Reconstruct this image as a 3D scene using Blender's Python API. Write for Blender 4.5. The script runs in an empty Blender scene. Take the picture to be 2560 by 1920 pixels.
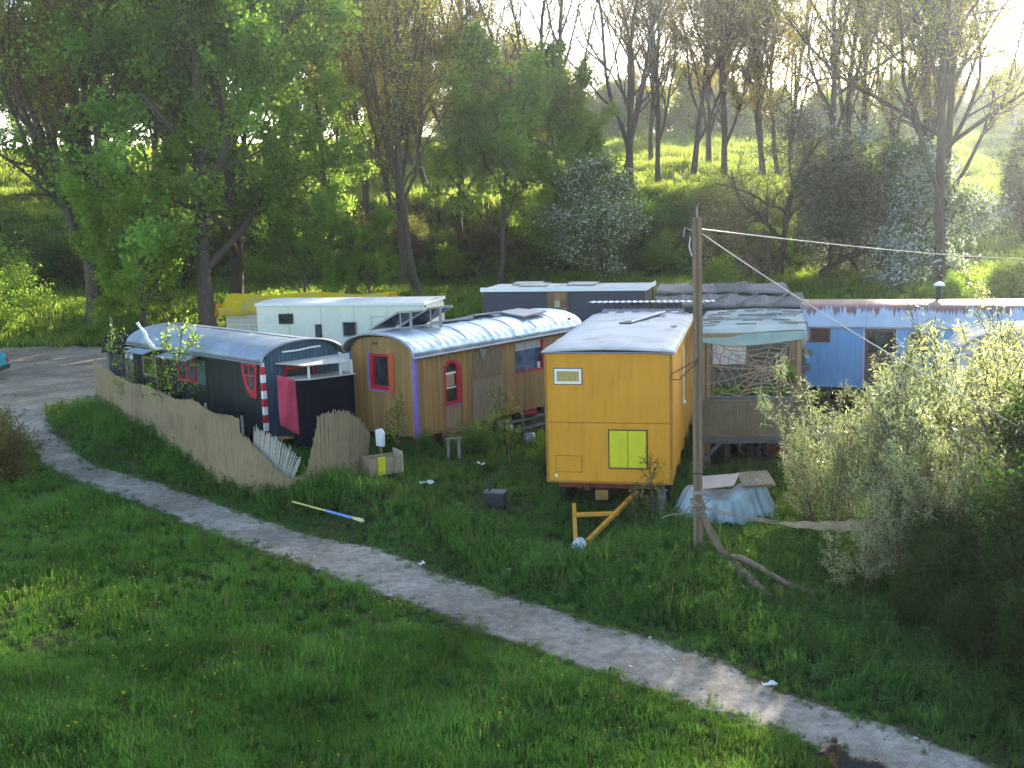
import bpy, math, random
import numpy as np
from mathutils import Matrix, Vector

# ------------------------------------------------------------------ camera, sky, sun, exposure
scene = bpy.context.scene
col = scene.collection
R = math.radians
CAM_H, PITCH, ROLL = 6.1, math.atan(450 / 2800), R(1.6)
SUN_AZ, SUN_EL = R(26), R(20)

cam = bpy.data.cameras.new('camera')
cam.sensor_width = 36
cam.lens = 36 * 2800 / 2560
cam.clip_end = 3000
camo = bpy.data.objects.new('camera', cam)
col.objects.link(camo)
fwd = Vector((0, math.cos(PITCH), -math.sin(PITCH)))
r0, u0 = Vector((1, 0, 0)), Vector((0, math.sin(PITCH), math.cos(PITCH)))
rv = r0 * math.cos(ROLL) - u0 * math.sin(ROLL)
uv = r0 * math.sin(ROLL) + u0 * math.cos(ROLL)
camo.matrix_world = Matrix(((rv.x, uv.x, -fwd.x, 0), (rv.y, uv.y, -fwd.y, 0), (rv.z, uv.z, -fwd.z, CAM_H), (0, 0, 0, 1)))
scene.camera = camo

world = bpy.data.worlds.new('World')
scene.world = world
world.use_nodes = True
wn = world.node_tree
sky = wn.nodes.new('ShaderNodeTexSky')
sky.sky_type = 'NISHITA'
sky.sun_disc = False
sky.sun_elevation = SUN_EL
sky.sun_rotation = SUN_AZ
sky.air_density = 1.0
sky.dust_density = 1.0
sky.ozone_density = 1.0
bg = wn.nodes['Background']
wn.links.new(sky.outputs[0], bg.inputs[0])
bg.inputs[1].default_value = 0.11

sun = bpy.data.lights.new('sun', 'SUN')
sun.energy = 4.6
sun.angle = R(0.6)
sun.color = (1.0, 0.90, 0.74)
suno = bpy.data.objects.new('sun', sun)
col.objects.link(suno)
sdir = Vector((math.sin(SUN_AZ) * math.cos(SUN_EL), math.cos(SUN_AZ) * math.cos(SUN_EL), math.sin(SUN_EL)))
suno.rotation_euler = sdir.to_track_quat('Z', 'Y').to_euler()
suno.location = (30, 70, 60)

scene.view_settings.view_transform = 'Standard'
scene.view_settings.look = 'None'
scene.view_settings.gamma = 1
scene.view_settings.exposure = 2.42
scene.cycles.max_bounces = 7
scene.cycles.diffuse_bounces = 4
scene.cycles.glossy_bounces = 3
scene.cycles.transmission_bounces = 5
scene.cycles.transparent_max_bounces = 8
scene.cycles.caustics_reflective = False
scene.cycles.caustics_refractive = False
scene.cycles.use_denoising = True
scene.cycles.use_adaptive_sampling = True
scene.cycles.adaptive_threshold = 0.02
scene.cycles.sample_clamp_indirect = 6

random.seed(7)
rng = np.random.default_rng(7)

# ------------------------------------------------------------------ materials
MATS = {}


def nt_new(name):
    m = bpy.data.materials.new(name)
    m.use_nodes = True
    nt = m.node_tree
    nt.nodes.clear()
    out = nt.nodes.new('ShaderNodeOutputMaterial')
    return m, nt, out


def N(nt, typ, **kw):
    n = nt.nodes.new(typ)
    for k, v in kw.items():
        if k.startswith('i_'):
            n.inputs[k[2:].replace('_', ' ')].default_value = v
        else:
            setattr(n, k, v)
    return n


def ramp(nt, fac, stops):
    r = nt.nodes.new('ShaderNodeValToRGB')
    el = r.color_ramp.elements
    while len(el) < len(stops):
        el.new(0.5)
    for e, (p, c) in zip(el, stops):
        e.position = p
        e.color = (*c, 1) if len(c) == 3 else c
    nt.links.new(fac, r.inputs[0])
    return r.outputs[0]


def mixc(nt, fac, a, b, typ='MIX'):
    m = nt.nodes.new('ShaderNodeMix')
    m.data_type = 'RGBA'
    m.blend_type = typ
    for sock, v in ((m.inputs[0], fac), (m.inputs[6], a), (m.inputs[7], b)):
        if isinstance(v, (int, float)):
            sock.default_value = v
        elif isinstance(v, tuple):
            sock.default_value = (*v, 1)
        else:
            nt.links.new(v, sock)
    return m.outputs[2]


def sc3(c, k):
    return tuple(min(1.0, x * k) for x in c)


def noise(nt, scale, detail=4, stretch=(1, 1, 1), coord='Object', rough=.55):
    tc = nt.nodes.new('ShaderNodeTexCoord')
    mp = nt.nodes.new('ShaderNodeMapping')
    mp.inputs['Scale'].default_value = stretch
    nt.links.new(tc.outputs[coord], mp.inputs[0])
    n = nt.nodes.new('ShaderNodeTexNoise')
    n.inputs['Scale'].default_value = scale
    n.inputs['Detail'].default_value = detail
    n.inputs['Roughness'].default_value = rough
    nt.links.new(mp.outputs[0], n.inputs['Vector'])
    return n.outputs[0]


def mat(name, c, rough=.7, metal=0., var=.25, scale=4., stretch=(1, 1, 1), bump=.0, bscale=60., rnd=.0, stain=None, sscale=2., slo=.55, shi=.75, sstretch=(1, 1, 1), spec=.4, drip=None):
    """Principled surface: base colour broken up by two noises, per-object variation, optional stain colour."""
    if name in MATS:
        return MATS[name]
    m, nt, out = nt_new(name)
    b = nt.nodes.new('ShaderNodeBsdfPrincipled')
    nt.links.new(b.outputs[0], out.inputs[0])
    n1 = noise(nt, scale, 6, stretch)
    cc = ramp(nt, n1, [(.25, sc3(c, 1 - var)), (.5, c), (.78, sc3(c, 1 + var))])
    if rnd:
        oi = nt.nodes.new('ShaderNodeObjectInfo')
        k = ramp(nt, oi.outputs['Random'], [(0, (1 - rnd,) * 3), (1, (1, 1, 1))])
        cc = mixc(nt, 1.0, cc, k, 'MULTIPLY')
    if stain:
        n2 = noise(nt, sscale, 7, sstretch, rough=.65)
        f = ramp(nt, n2, [(slo, (0, 0, 0)), (shi, (1, 1, 1))])
        cc = mixc(nt, f, cc, stain)
    if drip:                                    # narrow run-off streaks and specks of grime
        f = ramp(nt, noise(nt, 2.2, 6, (9, 9, .45), rough=.7), [(.60, (0, 0, 0)), (.70, (.75, .75, .75))])
        f2 = ramp(nt, noise(nt, .9, 3), [(.42, (0, 0, 0)), (.62, (1, 1, 1))])
        cc = mixc(nt, mixc(nt, 1., f, f2, 'MULTIPLY'), cc, drip)
        f3 = ramp(nt, noise(nt, 26, 5, rough=.75), [(.66, (0, 0, 0)), (.74, (.7, .7, .7))])
        cc = mixc(nt, mixc(nt, 1., f3, f2, 'MULTIPLY'), cc, drip)
    nt.links.new(cc, b.inputs['Base Color'])
    b.inputs['Roughness'].default_value = rough
    b.inputs['Metallic'].default_value = metal
    b.inputs['Specular IOR Level'].default_value = spec
    if bump:
        nb = noise(nt, bscale, 5, stretch)
        bp = nt.nodes.new('ShaderNodeBump')
        bp.inputs['Strength'].default_value = bump
        bp.inputs['Distance'].default_value = .02
        nt.links.new(nb, bp.inputs['Height'])
        nt.links.new(bp.outputs[0], b.inputs['Normal'])
    MATS[name] = m
    return m


def leafmat(name, c, tc, tr=.45, var=.35, patch=.35, gloss=.0, rough=.5):
    """Two-sided leaf: diffuse and translucent, varied per leaf clump in space and per object."""
    if name in MATS:
        return MATS[name]
    m, nt, out = nt_new(name)
    geo = nt.nodes.new('ShaderNodeNewGeometry')
    oi = nt.nodes.new('ShaderNodeObjectInfo')
    nz = nt.nodes.new('ShaderNodeTexNoise')
    nz.inputs['Scale'].default_value = patch
    nz.inputs['Detail'].default_value = 5
    nt.links.new(geo.outputs['Position'], nz.inputs['Vector'])
    f = ramp(nt, nz.outputs[0], [(.3, (0, 0, 0)), (.7, (1, 1, 1))])
    k = mixc(nt, f, (1 - var,) * 3, (1 + var,) * 3)
    k2 = ramp(nt, oi.outputs['Random'], [(0, (.75, .8, .8)), (.5, (1, 1, 1)), (1, (1.0, .92, .8))])
    k = mixc(nt, 1.0, k, k2, 'MULTIPLY')
    # each leaf a little different
    isl = ramp(nt, geo.outputs['Random Per Island'], [(0, (.7, .74, .7)), (.6, (1, 1, 1)), (1, (1, .95, .78))])
    k = mixc(nt, 1.0, k, isl, 'MULTIPLY')
    cd = mixc(nt, 1.0, c, k, 'MULTIPLY')
    ct = mixc(nt, 1.0, tc, k, 'MULTIPLY')
    d = nt.nodes.new('ShaderNodeBsdfDiffuse')
    t = nt.nodes.new('ShaderNodeBsdfTranslucent')
    nt.links.new(cd, d.inputs[0])
    nt.links.new(ct, t.inputs[0])
    mx = nt.nodes.new('ShaderNodeMixShader')
    mx.inputs[0].default_value = tr
    nt.links.new(d.outputs[0], mx.inputs[1])
    nt.links.new(t.outputs[0], mx.inputs[2])
    last = mx
    if gloss:
        g = nt.nodes.new('ShaderNodeBsdfGlossy')
        g.inputs['Roughness'].default_value = rough
        g.inputs[0].default_value = (1, 1, 1, 1)
        m2 = nt.nodes.new('ShaderNodeMixShader')
        m2.inputs[0].default_value = gloss
        nt.links.new(mx.outputs[0], m2.inputs[1])
        nt.links.new(g.outputs[0], m2.inputs[2])
        last = m2
    nt.links.new(last.outputs[0], out.inputs[0])
    MATS[name] = m
    return m


def glassmat(name, c=(.02, .025, .03), rough=.06):
    if name in MATS:
        return MATS[name]
    m, nt, out = nt_new(name)
    b = nt.nodes.new('ShaderNodeBsdfPrincipled')
    n1 = noise(nt, 2.5, 4)
    nt.links.new(ramp(nt, n1, [(.35, sc3(c, .5)), (.7, sc3(c, 2.2))]), b.inputs['Base Color'])
    b.inputs['Roughness'].default_value = rough
    b.inputs['Specular IOR Level'].default_value = .8
    nt.links.new(b.outputs[0], out.inputs[0])
    MATS[name] = m
    return m


def clothmat(name, c, tr=.3, var=.12, scale=3., stain=None):
    if name in MATS:
        return MATS[name]
    m, nt, out = nt_new(name)
    n1 = noise(nt, scale, 5)
    cc = ramp(nt, n1, [(.3, sc3(c, 1 - var)), (.7, sc3(c, 1 + var))])
    if stain:
        cc = mixc(nt, ramp(nt, noise(nt, scale * .7, 6), [(.5, (0, 0, 0)), (.7, (1, 1, 1))]), cc, stain)
    d = nt.nodes.new('ShaderNodeBsdfDiffuse')
    t = nt.nodes.new('ShaderNodeBsdfTranslucent')
    mx = nt.nodes.new('ShaderNodeMixShader')
    mx.inputs[0].default_value = tr
    nt.links.new(cc, d.inputs[0])
    nt.links.new(cc, t.inputs[0])
    nt.links.new(d.outputs[0], mx.inputs[1])
    nt.links.new(t.outputs[0], mx.inputs[2])
    nt.links.new(mx.outputs[0], out.inputs[0])
    MATS[name] = m
    return m


# ------------------------------------------------------------------ mesh helpers
class MB:
    def __init__(s):
        s.v, s.f = [], []

    def add(s, verts, faces):
        n = len(s.v)
        s.v += [tuple(p) for p in verts]
        s.f += [tuple(i + n for i in f) for f in faces]
        return s

    def bx(s, x0, x1, y0, y1, z0, z1):
        return s.add([(x0, y0, z0), (x1, y0, z0), (x1, y1, z0), (x0, y1, z0), (x0, y0, z1), (x1, y0, z1), (x1, y1, z1), (x0, y1, z1)],
                     [(0, 3, 2, 1), (4, 5, 6, 7), (0, 1, 5, 4), (1, 2, 6, 5), (2, 3, 7, 6), (3, 0, 4, 7)])

    def bar(s, a, b, w, h=None, up=(0, 0, 1)):
        """square bar from a to b"""
        a, b = Vector(a), Vector(b)
        h = h or w
        d = (b - a).normalized()
        upv = Vector(up)
        if abs(d.dot(upv)) > .98:
            upv = Vector((0, 1, 0))
        x = d.cross(upv).normalized()
        z = x.cross(d)
        vs = []
        for p in (a, b):
            for i, j in ((-1, -1), (1, -1), (1, 1), (-1, 1)):
                vs.append(p + x * (w / 2 * i) + z * (h / 2 * j))
        return s.add(vs, [(3, 2, 1, 0), (4, 5, 6, 7), (0, 1, 5, 4), (1, 2, 6, 5), (2, 3, 7, 6), (3, 0, 4, 7)])

    def tube(s, pts, rad, n=6, cap=True):
        pts = [Vector(p) for p in pts]
        if isinstance(rad, (int, float)):
            rad = [rad] * len(pts)
        base = len(s.v)
        ref = None
        for i, p in enumerate(pts):
            d = (pts[min(i + 1, len(pts) - 1)] - pts[max(i - 1, 0)])
            d = d.normalized() if d.length > 1e-9 else Vector((0, 0, 1))
            if ref is None:
                ref = Vector((1, 0, 0)) if abs(d.x) < .8 else Vector((0, 1, 0))
            x = (ref - d * ref.dot(d)).normalized()
            ref = x
            y = d.cross(x)
            for k in range(n):
                a = 2 * math.pi * k / n
                s.v.append(tuple(p + (x * math.cos(a) + y * math.sin(a)) * rad[i]))
        for i in range(len(pts) - 1):
            for k in range(n):
                k2 = (k + 1) % n
                s.f.append((base + i * n + k, base + i * n + k2, base + (i + 1) * n + k2, base + (i + 1) * n + k))
        if cap:
            s.f.append(tuple(base + k for k in reversed(range(n))))
            e = base + (len(pts) - 1) * n
            s.f.append(tuple(e + k for k in range(n)))
        return s

    def prism(s, poly, axis, a, b):
        """polygon (list of 2-tuples) extruded along axis ('x','y','z') from a to b"""
        def mk(p, t):
            return {'x': (t, p[0], p[1]), 'y': (p[0], t, p[1]), 'z': (p[0], p[1], t)}[axis]
        n = len(poly)
        vs = [mk(p, a) for p in poly] + [mk(p, b) for p in poly]
        fs = [tuple(range(n)), tuple(range(2 * n - 1, n - 1, -1))]
        fs += [(i + n, (i + 1) % n + n, (i + 1) % n, i) for i in range(n)]
        return s.add(vs, fs)

    def grid(s, fn, nu, nv, closed_u=False):
        """surface fn(u,v) with u,v in 0..1"""
        base = len(s.v)
        for i in range(nu + 1):
            for j in range(nv + 1):
                s.v.append(tuple(fn(i / nu, j / nv)))
        for i in range(nu):
            for j in range(nv):
                q = base + i * (nv + 1) + j
                s.f.append((q, q + nv + 1, q + nv + 2, q + 1))
        return s

    def disc(s, c, r, axis='y', n=20, t=.02):
        c = Vector(c)
        p2 = [(math.cos(2 * math.pi * k / n) * r, math.sin(2 * math.pi * k / n) * r) for k in range(n)]
        if axis == 'y':
            return s.prism([(c.x + a, c.z + b) for a, b in p2], 'y', c.y - t / 2, c.y + t / 2)
        if axis == 'x':
            return s.prism([(c.y + a, c.z + b) for a, b in p2], 'x', c.x - t / 2, c.x + t / 2)
        return s.prism([(c.x + a, c.y + b) for a, b in p2], 'z', c.z - t / 2, c.z + t / 2)

    def world_to(s, root):
        M = Matrix.LocRotScale(root.location, root.rotation_euler, root.scale).inverted()
        s.v = [tuple(M @ Vector(p)) for p in s.v]
        return s

    def build(s, name, m, parent=None, smooth=False, solid=0., bevel=0., fix=True):
        me = bpy.data.meshes.new(name)
        me.from_pydata(s.v, [], s.f)
        if fix:
            import bmesh
            bm = bmesh.new()
            bm.from_mesh(me)
            bmesh.ops.recalc_face_normals(bm, faces=bm.faces)
            bm.to_mesh(me)
            bm.free()
        if m:
            me.materials.append(m)
        if smooth:
            me.polygons.foreach_set('use_smooth', [True] * len(me.polygons))
        me.update()
        o = bpy.data.objects.new(name, me)
        col.objects.link(o)
        o.parent = parent
        if solid:
            md = o.modifiers.new('solid', 'SOLIDIFY')
            md.thickness = solid
            md.offset = 0
        if bevel:
            md = o.modifiers.new('bevel', 'BEVEL')
            md.width = bevel
            md.segments = 2
        return o


def fast_mesh(name, verts, faces_n, idx, mats, matidx=None, smooth=False):
    """verts (N,3), idx flat loop indices, faces_n verts per face (constant)"""
    me = bpy.data.meshes.new(name)
    me.vertices.add(len(verts))
    me.vertices.foreach_set('co', np.asarray(verts, np.float32).ravel())
    nf = len(idx) // faces_n
    me.loops.add(len(idx))
    me.loops.foreach_set('vertex_index', np.asarray(idx, np.int32))
    me.polygons.add(nf)
    me.polygons.foreach_set('loop_start', np.arange(nf, dtype=np.int32) * faces_n)
    for m in mats:
        me.materials.append(m)
    if matidx is not None:
        me.polygons.foreach_set('material_index', np.asarray(matidx, np.int32))
    if smooth:
        me.polygons.foreach_set('use_smooth', np.ones(nf, bool))
    me.update(calc_edges=True)
    return me


def obj(name, me, parent=None, loc=None):
    o = bpy.data.objects.new(name, me)
    col.objects.link(o)
    o.parent = parent
    if loc is not None:
        o.location = loc
    return o


def tag(o, label=None, cat=None, group=None, kind=None):
    for k, v in (('label', label), ('category', cat), ('group', group), ('kind', kind)):
        if v:
            o[k] = v
    return o


def thing(name, label, cat, loc=(0, 0, 0), rz=0., group=None):
    o = bpy.data.objects.new(name, None)
    o.empty_display_size = .3
    col.objects.link(o)
    o.location = loc
    o.rotation_euler = (0, 0, rz)
    return tag(o, label, cat, group)


def copy_tree(o, parent=None):
    c = o.copy()
    col.objects.link(c)
    c.parent = parent
    for ch in o.children:
        copy_tree(ch, c)
    return c


# ------------------------------------------------------------------ terrain
UP = np.array([(-15.9, 39.4), (-15.4, 36.77), (-14.54, 34.37), (-13.21, 31.54), (-11.83, 29.26), (-10.57, 27.23), (-8.84, 25.63), (-6.59, 23.4), (-4.21, 20.77), (-2.38, 19.44), (-.89, 17.57), (.56, 16.19), (1.82, 15.0), (2.7, 14.13), (3.3, 13.09), (3.96, 12.42), (4.55, 11.81), (5.06, 11.16), (7.0, 9.0), (10.5, 5.0), (14, 1)])
LO = np.array([(-19.0, 38.9), (-17.58, 36.91), (-15.71, 33.94), (-14.37, 31.7), (-12.9, 29.4), (-11.54, 26.99), (-10.12, 25.34), (-8.63, 23.81), (-7.28, 22.38), (-5.34, 20.27), (-3.87, 18.91), (-2.38, 17.36), (-1.19, 16.13), (-.14, 14.97), (.83, 13.96), (1.61, 13.34), (2.1, 12.78), (2.61, 12.5), (3.03, 12.01), (3.4, 11.45), (3.54, 11.24), (5.2, 9.0), (8.4, 5.0), (12, 1)])


def yU(x):
    return np.interp(x, UP[:, 0], UP[:, 1])


def yL(x):
    return np.interp(x, LO[:, 0], LO[:, 1])


def ss(a, b, v):
    t = np.clip((np.asarray(v, float) - a) / (b - a), 0, 1)
    return t * t * (3 - 2 * t)


def lump(x, y):
    return np.sin(x * 1.7 + 1.3 * np.sin(y * .9)) * np.sin(y * 1.45 + .7) + .6 * np.sin(x * 3.9 + y * 2.3) * np.sin(y * 3.1 - x * 1.1)


def hgt(x, y):
    x = np.asarray(x, float)
    y = np.asarray(y, float)
    d = (y - yU(x)) * .72                       # metres beyond the far edge of the path
    h = .5 * ss(.15, 1.4, d) * (1 - ss(-1.8, 1.2, x)) * ss(-14.2, -12.2, x) * (1 - ss(31, 35, y))
    h = h + 1.1 * ss(50, 64, y) + (5.5 - 1.6 * ss(16, 30, x)) * ss(71, 82 + 6 * ss(14, 28, x), y + 1.2 * np.sin(x * .16)) + (7.6 + 1.6 * ss(16, 30, x)) * np.clip((y - 84) / 60, 0, 1) + .02 * np.clip(y - 140, 0, 400)
    veg = np.maximum(ss(.0, .7, d), ss(.0, .9, (yL(x) - y) * .72)) * (1 - ss(36, 44, y)) * ss(-14.5, -12.5, x)
    h = h + veg * .05 * lump(x, y) + .35 * ss(62, 76, y) * lump(x * .22, y * .2)
    h = h - .12 * ss(.4, 3., (yL(x) - y) * .72) * (1 - ss(30, 36, y))
    return h


def gz(x, y):
    return float(hgt(x, y))


xs = np.concatenate([np.linspace(-220, -60, 15)[:-1], np.linspace(-60, -22, 39)[:-1], np.linspace(-22, 13, 176)[:-1], np.linspace(13, 60, 48)[:-1], np.linspace(60, 220, 15)])
ys = np.concatenate([np.linspace(-60, 6, 23)[:-1], np.linspace(6, 37, 150)[:-1], np.linspace(37, 150, 114)[:-1], np.linspace(150, 420, 24)])
GX, GY = np.meshgrid(xs, ys, indexing='ij')
GV = np.stack([GX, GY, hgt(GX, GY)], -1).reshape(-1, 3)
nx, ny = len(xs), len(ys)
q = (np.arange(nx - 1)[:, None] * ny + np.arange(ny - 1)[None, :]).ravel()
GI = np.stack([q, q + ny, q + ny + 1, q + 1], 1).ravel()


def groundmat():
    m, nt, out = nt_new('soil_and_moss')
    b = nt.nodes.new('ShaderNodeBsdfPrincipled')
    c1 = ramp(nt, noise(nt, .8, 8), [(.3, (.022, .038, .010)), (.5, (.035, .055, .014)), (.68, (.060, .052, .026))])
    c2 = ramp(nt, noise(nt, 9, 6), [(.3, (.5, .5, .5)), (.7, (1.25, 1.25, 1.25))])
    nt.links.new(mixc(nt, 1., c1, c2, 'MULTIPLY'), b.inputs['Base Color'])
    b.inputs['Roughness'].default_value = .95
    b.inputs['Specular IOR Level'].default_value = .1
    nt.links.new(b.outputs[0], out.inputs[0])
    return m


ground = obj('ground', fast_mesh('ground', GV, 4, GI, [groundmat()], smooth=True))
tag(ground, 'uneven green valley ground rising to a bank and hillside meadow', 'ground', kind='structure')


def gravelmat(name, a, b_, c_, edge=None):
    m, nt, out = nt_new(name)
    b = nt.nodes.new('ShaderNodeBsdfPrincipled')
    big = ramp(nt, noise(nt, .9, 7, rough=.65), [(.32, a), (.5, b_), (.66, c_)])
    wet = ramp(nt, noise(nt, .35, 5), [(.40, (.72, .70, .68)), (.58, (1, 1, 1))])
    big = mixc(nt, 1., big, wet, 'MULTIPLY')
    fine = ramp(nt, noise(nt, 55, 4), [(.3, (.62, .62, .62)), (.55, (1, 1, 1)), (.75, (1.35, 1.33, 1.3))])
    cc = mixc(nt, 1., big, fine, 'MULTIPLY')
    mid = ramp(nt, noise(nt, 6, 6), [(.35, (.74, .73, .72)), (.6, (1.08, 1.08, 1.08))])
    cc = mixc(nt, 1., cc, mid, 'MULTIPLY')
    if edge:                                    # gravel thins out into bare earth at the sides
        at = N(nt, 'ShaderNodeAttribute', attribute_name='side')
        ad = N(nt, 'ShaderNodeMath', operation='MULTIPLY_ADD')
        nt.links.new(noise(nt, 5, 6, rough=.7), ad.inputs[0])
        ad.inputs[1].default_value = .55
        nt.links.new(at.outputs['Fac'], ad.inputs[2])
        cc = mixc(nt, ramp(nt, ad.outputs[0], [(.78, (0, 0, 0)), (1.0, (1, 1, 1))]), cc, edge)
    nt.links.new(cc, b.inputs['Base Color'])
    b.inputs['Roughness'].default_value = .95
    b.inputs['Specular IOR Level'].default_value = .15
    bp = nt.nodes.new('ShaderNodeBump')
    bp.inputs['Strength'].default_value = .6
    bp.inputs['Distance'].default_value = .02
    nt.links.new(noise(nt, 38, 6), bp.inputs['Height'])
    nt.links.new(bp.outputs[0], b.inputs['Normal'])
    nt.links.new(b.outputs[0], out.inputs[0])
    return m


def resample(P, n):
    d = np.concatenate([[0], np.cumsum(np.linalg.norm(np.diff(P, axis=0), axis=1))])
    t = np.linspace(0, d[-1], n)
    return np.stack([np.interp(t, d, P[:, 0]), np.interp(t, d, P[:, 1])], 1)


def sheet_strip(name, A, B, n, m, material, dz, jit, seed, grow=0.):
    r = np.random.default_rng(seed)
    A2, B2 = resample(A, n), resample(B, n)
    na = np.convolve(r.normal(0, 1, n + 8), np.ones(5) / 5, 'same')[4:-4] * jit * 1.6 + r.normal(0, jit * .5, n)
    nb = np.convolve(r.normal(0, 1, n + 8), np.ones(5) / 5, 'same')[4:-4] * jit * 1.6 + r.normal(0, jit * .5, n)
    w = B2 - A2
    w /= np.linalg.norm(w, axis=1)[:, None]
    A2 = A2 + w * (na[:, None] - grow)
    B2 = B2 + w * (nb[:, None] + grow)
    t = np.linspace(0, 1, m)
    P = A2[:, None, :] * (1 - t)[None, :, None] + B2[:, None, :] * t[None, :, None]
    Zs = hgt(P[..., 0], P[..., 1]) + dz
    V = np.concatenate([P, Zs[..., None]], -1).reshape(-1, 3)
    qq = (np.arange(n - 1)[:, None] * m + np.arange(m - 1)[None, :]).ravel()
    I = np.stack([qq, qq + m, qq + m + 1, qq + 1], 1).ravel()
    me = fast_mesh(name, V, 4, I, [material], smooth=True)
    me.attributes.new('side', 'FLOAT', 'POINT').data.foreach_set('value', np.tile(np.abs(2 * t - 1) ** 2.2, n).astype(np.float32))
    return obj(name, me)


path = sheet_strip('path', LO[:, :], UP[:, :], 420, 25, gravelmat('path_gravel', (.24, .205, .165), (.33, .29, .24), (.41, .37, .315), (.06, .055, .028)), .012, .07, 3, .16)
tag(path, 'pale gravel footpath curving past the wagons', 'path', kind='structure')
yard = sheet_strip('yard', np.array([(-16.9, 36.2), (-18.4, 37.6), (-22, 39.2), (-36, 42.0)]), np.array([(-13.9, 36.2), (-13.2, 40), (-14, 50.5), (-36, 55.5)]), 90, 50,
                   gravelmat('sun_tinted_yard_dirt', (.24, .18, .125), (.33, .26, .19), (.40, .33, .25)), .018, .25, 5)  # earth colour warmed in place of low sun on the yard
tag(yard, 'dry earth yard behind the reed fence, warmed in colour for low sun', 'yard', kind='structure')
yard2 = sheet_strip('gravel_yard', np.array([(6.8, 24.5), (9, 23.5), (16, 21.5)]), np.array([(7.2, 30.0), (9, 29.5), (16, 27.5)]), 40, 24, gravelmat('yard_gravel', (.22, .21, .19), (.30, .29, .27), (.36, .35, .33)), .012, .15, 6)
tag(yard2, 'grey gravel yard in front of the light blue wagon', 'yard', kind='structure')
# ------------------------------------------------------------------ shared materials
M_yel = mat('ochre_paint', (.63, .275, .016), .5, var=.12, scale=2.0, stretch=(2, 2, .5), stain=(.27, .13, .02), sscale=3.2, sstretch=(3.5, 3.5, .3), slo=.56, shi=.82, bump=.10, bscale=7, spec=.3, drip=(.16, .085, .02))
M_yeldk = mat('ochre_edge', (.34, .15, .02), .6)
M_orange = mat('orange_steel', (.58, .27, .03), .5, var=.2, scale=7, stain=(.22, .09, .03), sscale=9, slo=.6, shi=.7)
M_redsteel = mat('red_oxide_steel', (.16, .035, .025), .8, var=.3, scale=5)
M_felt = mat('pale_roof_felt', (.50, .49, .48), .6, var=.18, scale=1.6, stain=(.30, .27, .25), sscale=1.0, slo=.5, shi=.75, bump=.1, bscale=20)
M_white = mat('white_paint', (.72, .73, .72), .5, var=.06, scale=5)
M_cream = mat('cream_panel', (.66, .66, .54), .5, var=.06, scale=1.2, stain=(.42, .44, .36), sscale=1.6, slo=.6, shi=.85, drip=(.28, .26, .18))
M_black = mat('black_rubber', (.012, .012, .013), .8, var=.3)
M_dark = mat('dark_steel', (.03, .03, .035), .6, var=.3)
M_grey = mat('grey_steel', (.28, .29, .30), .45, metal=.5, var=.2)
M_glass = glassmat('dark_glass')
M_glass2 = glassmat('grey_glass', (.05, .06, .07), .1)
M_limey = mat('lime_yellow_paint', (.58, .54, .015), .55, var=.15, scale=3, stain=(.36, .33, .02), sscale=3, slo=.55, shi=.8)
M_wood = mat('honey_boards', (.36, .205, .072), .6, var=.28, scale=5, stretch=(5, 5, .35), rnd=.28, bump=.15, bscale=30, stain=(.20, .115, .045), sscale=2.2, slo=.55, shi=.85, sstretch=(3, 3, .4))
M_wood2 = mat('weathered_boards', (.30, .23, .15), .75, var=.25, scale=6, stretch=(5, 5, .4), rnd=.2, bump=.2, bscale=30)
M_pole = mat('pole_timber', (.19, .135, .085), .8, var=.3, scale=4, stretch=(6, 6, .3), bump=.3, bscale=30, stain=(.16, .13, .09), sscale=3, sstretch=(4, 4, .4))
M_post = mat('post_timber', (.30, .19, .10), .75, var=.3, scale=5, stretch=(6, 6, .4), bump=.2, bscale=25)
M_greywood = mat('grey_timber', (.20, .19, .17), .85, var=.35, scale=4, stretch=(1, 6, 6), rnd=.35, bump=.3)
M_purple = mat('purple_paint', (.20, .135, .42), .5, var=.15, stain=(.3, .25, .4), sscale=8)
M_red = mat('red_paint', (.42, .02, .035), .5, var=.15)
M_orred = mat('orange_red_paint', (.48, .09, .03), .55, var=.15)
M_bluegrey = mat('slate_blue_boards', (.055, .10, .145), .6, var=.2, scale=5, stretch=(5, 5, .4), rnd=.2)
M_shadedgreen = mat('shaded_green_boards', (.010, .016, .016), .6, var=.3, scale=5, stretch=(5, 5, .4), rnd=.3)  # shade of the long side put into this near-black green
M_reed = mat('dry_reed', (.28, .21, .122), .85, var=.30, scale=9, stretch=(8, 8, .5), stain=(.15, .11, .06), sscale=1.5, slo=.45, shi=.8)
M_reedpale = mat('bleached_reed', (.40, .375, .33), .85, var=.2, scale=9, stretch=(8, 8, .5))
M_bluewall = mat('sky_blue_panel', (.15, .33, .56), .55, var=.10, scale=1.5, stretch=(2, 2, .5), stain=(.18, .38, .55), sscale=3, slo=.6, shi=.8)
M_charcoal = mat('charcoal_paint', (.042, .048, .068), .6, var=.12, scale=2)
M_blackcloth = clothmat('black_cloth', (.012, .013, .020), .05)
M_pink = clothmat('pink_cloth', (.60, .085, .14), .25)


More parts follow.
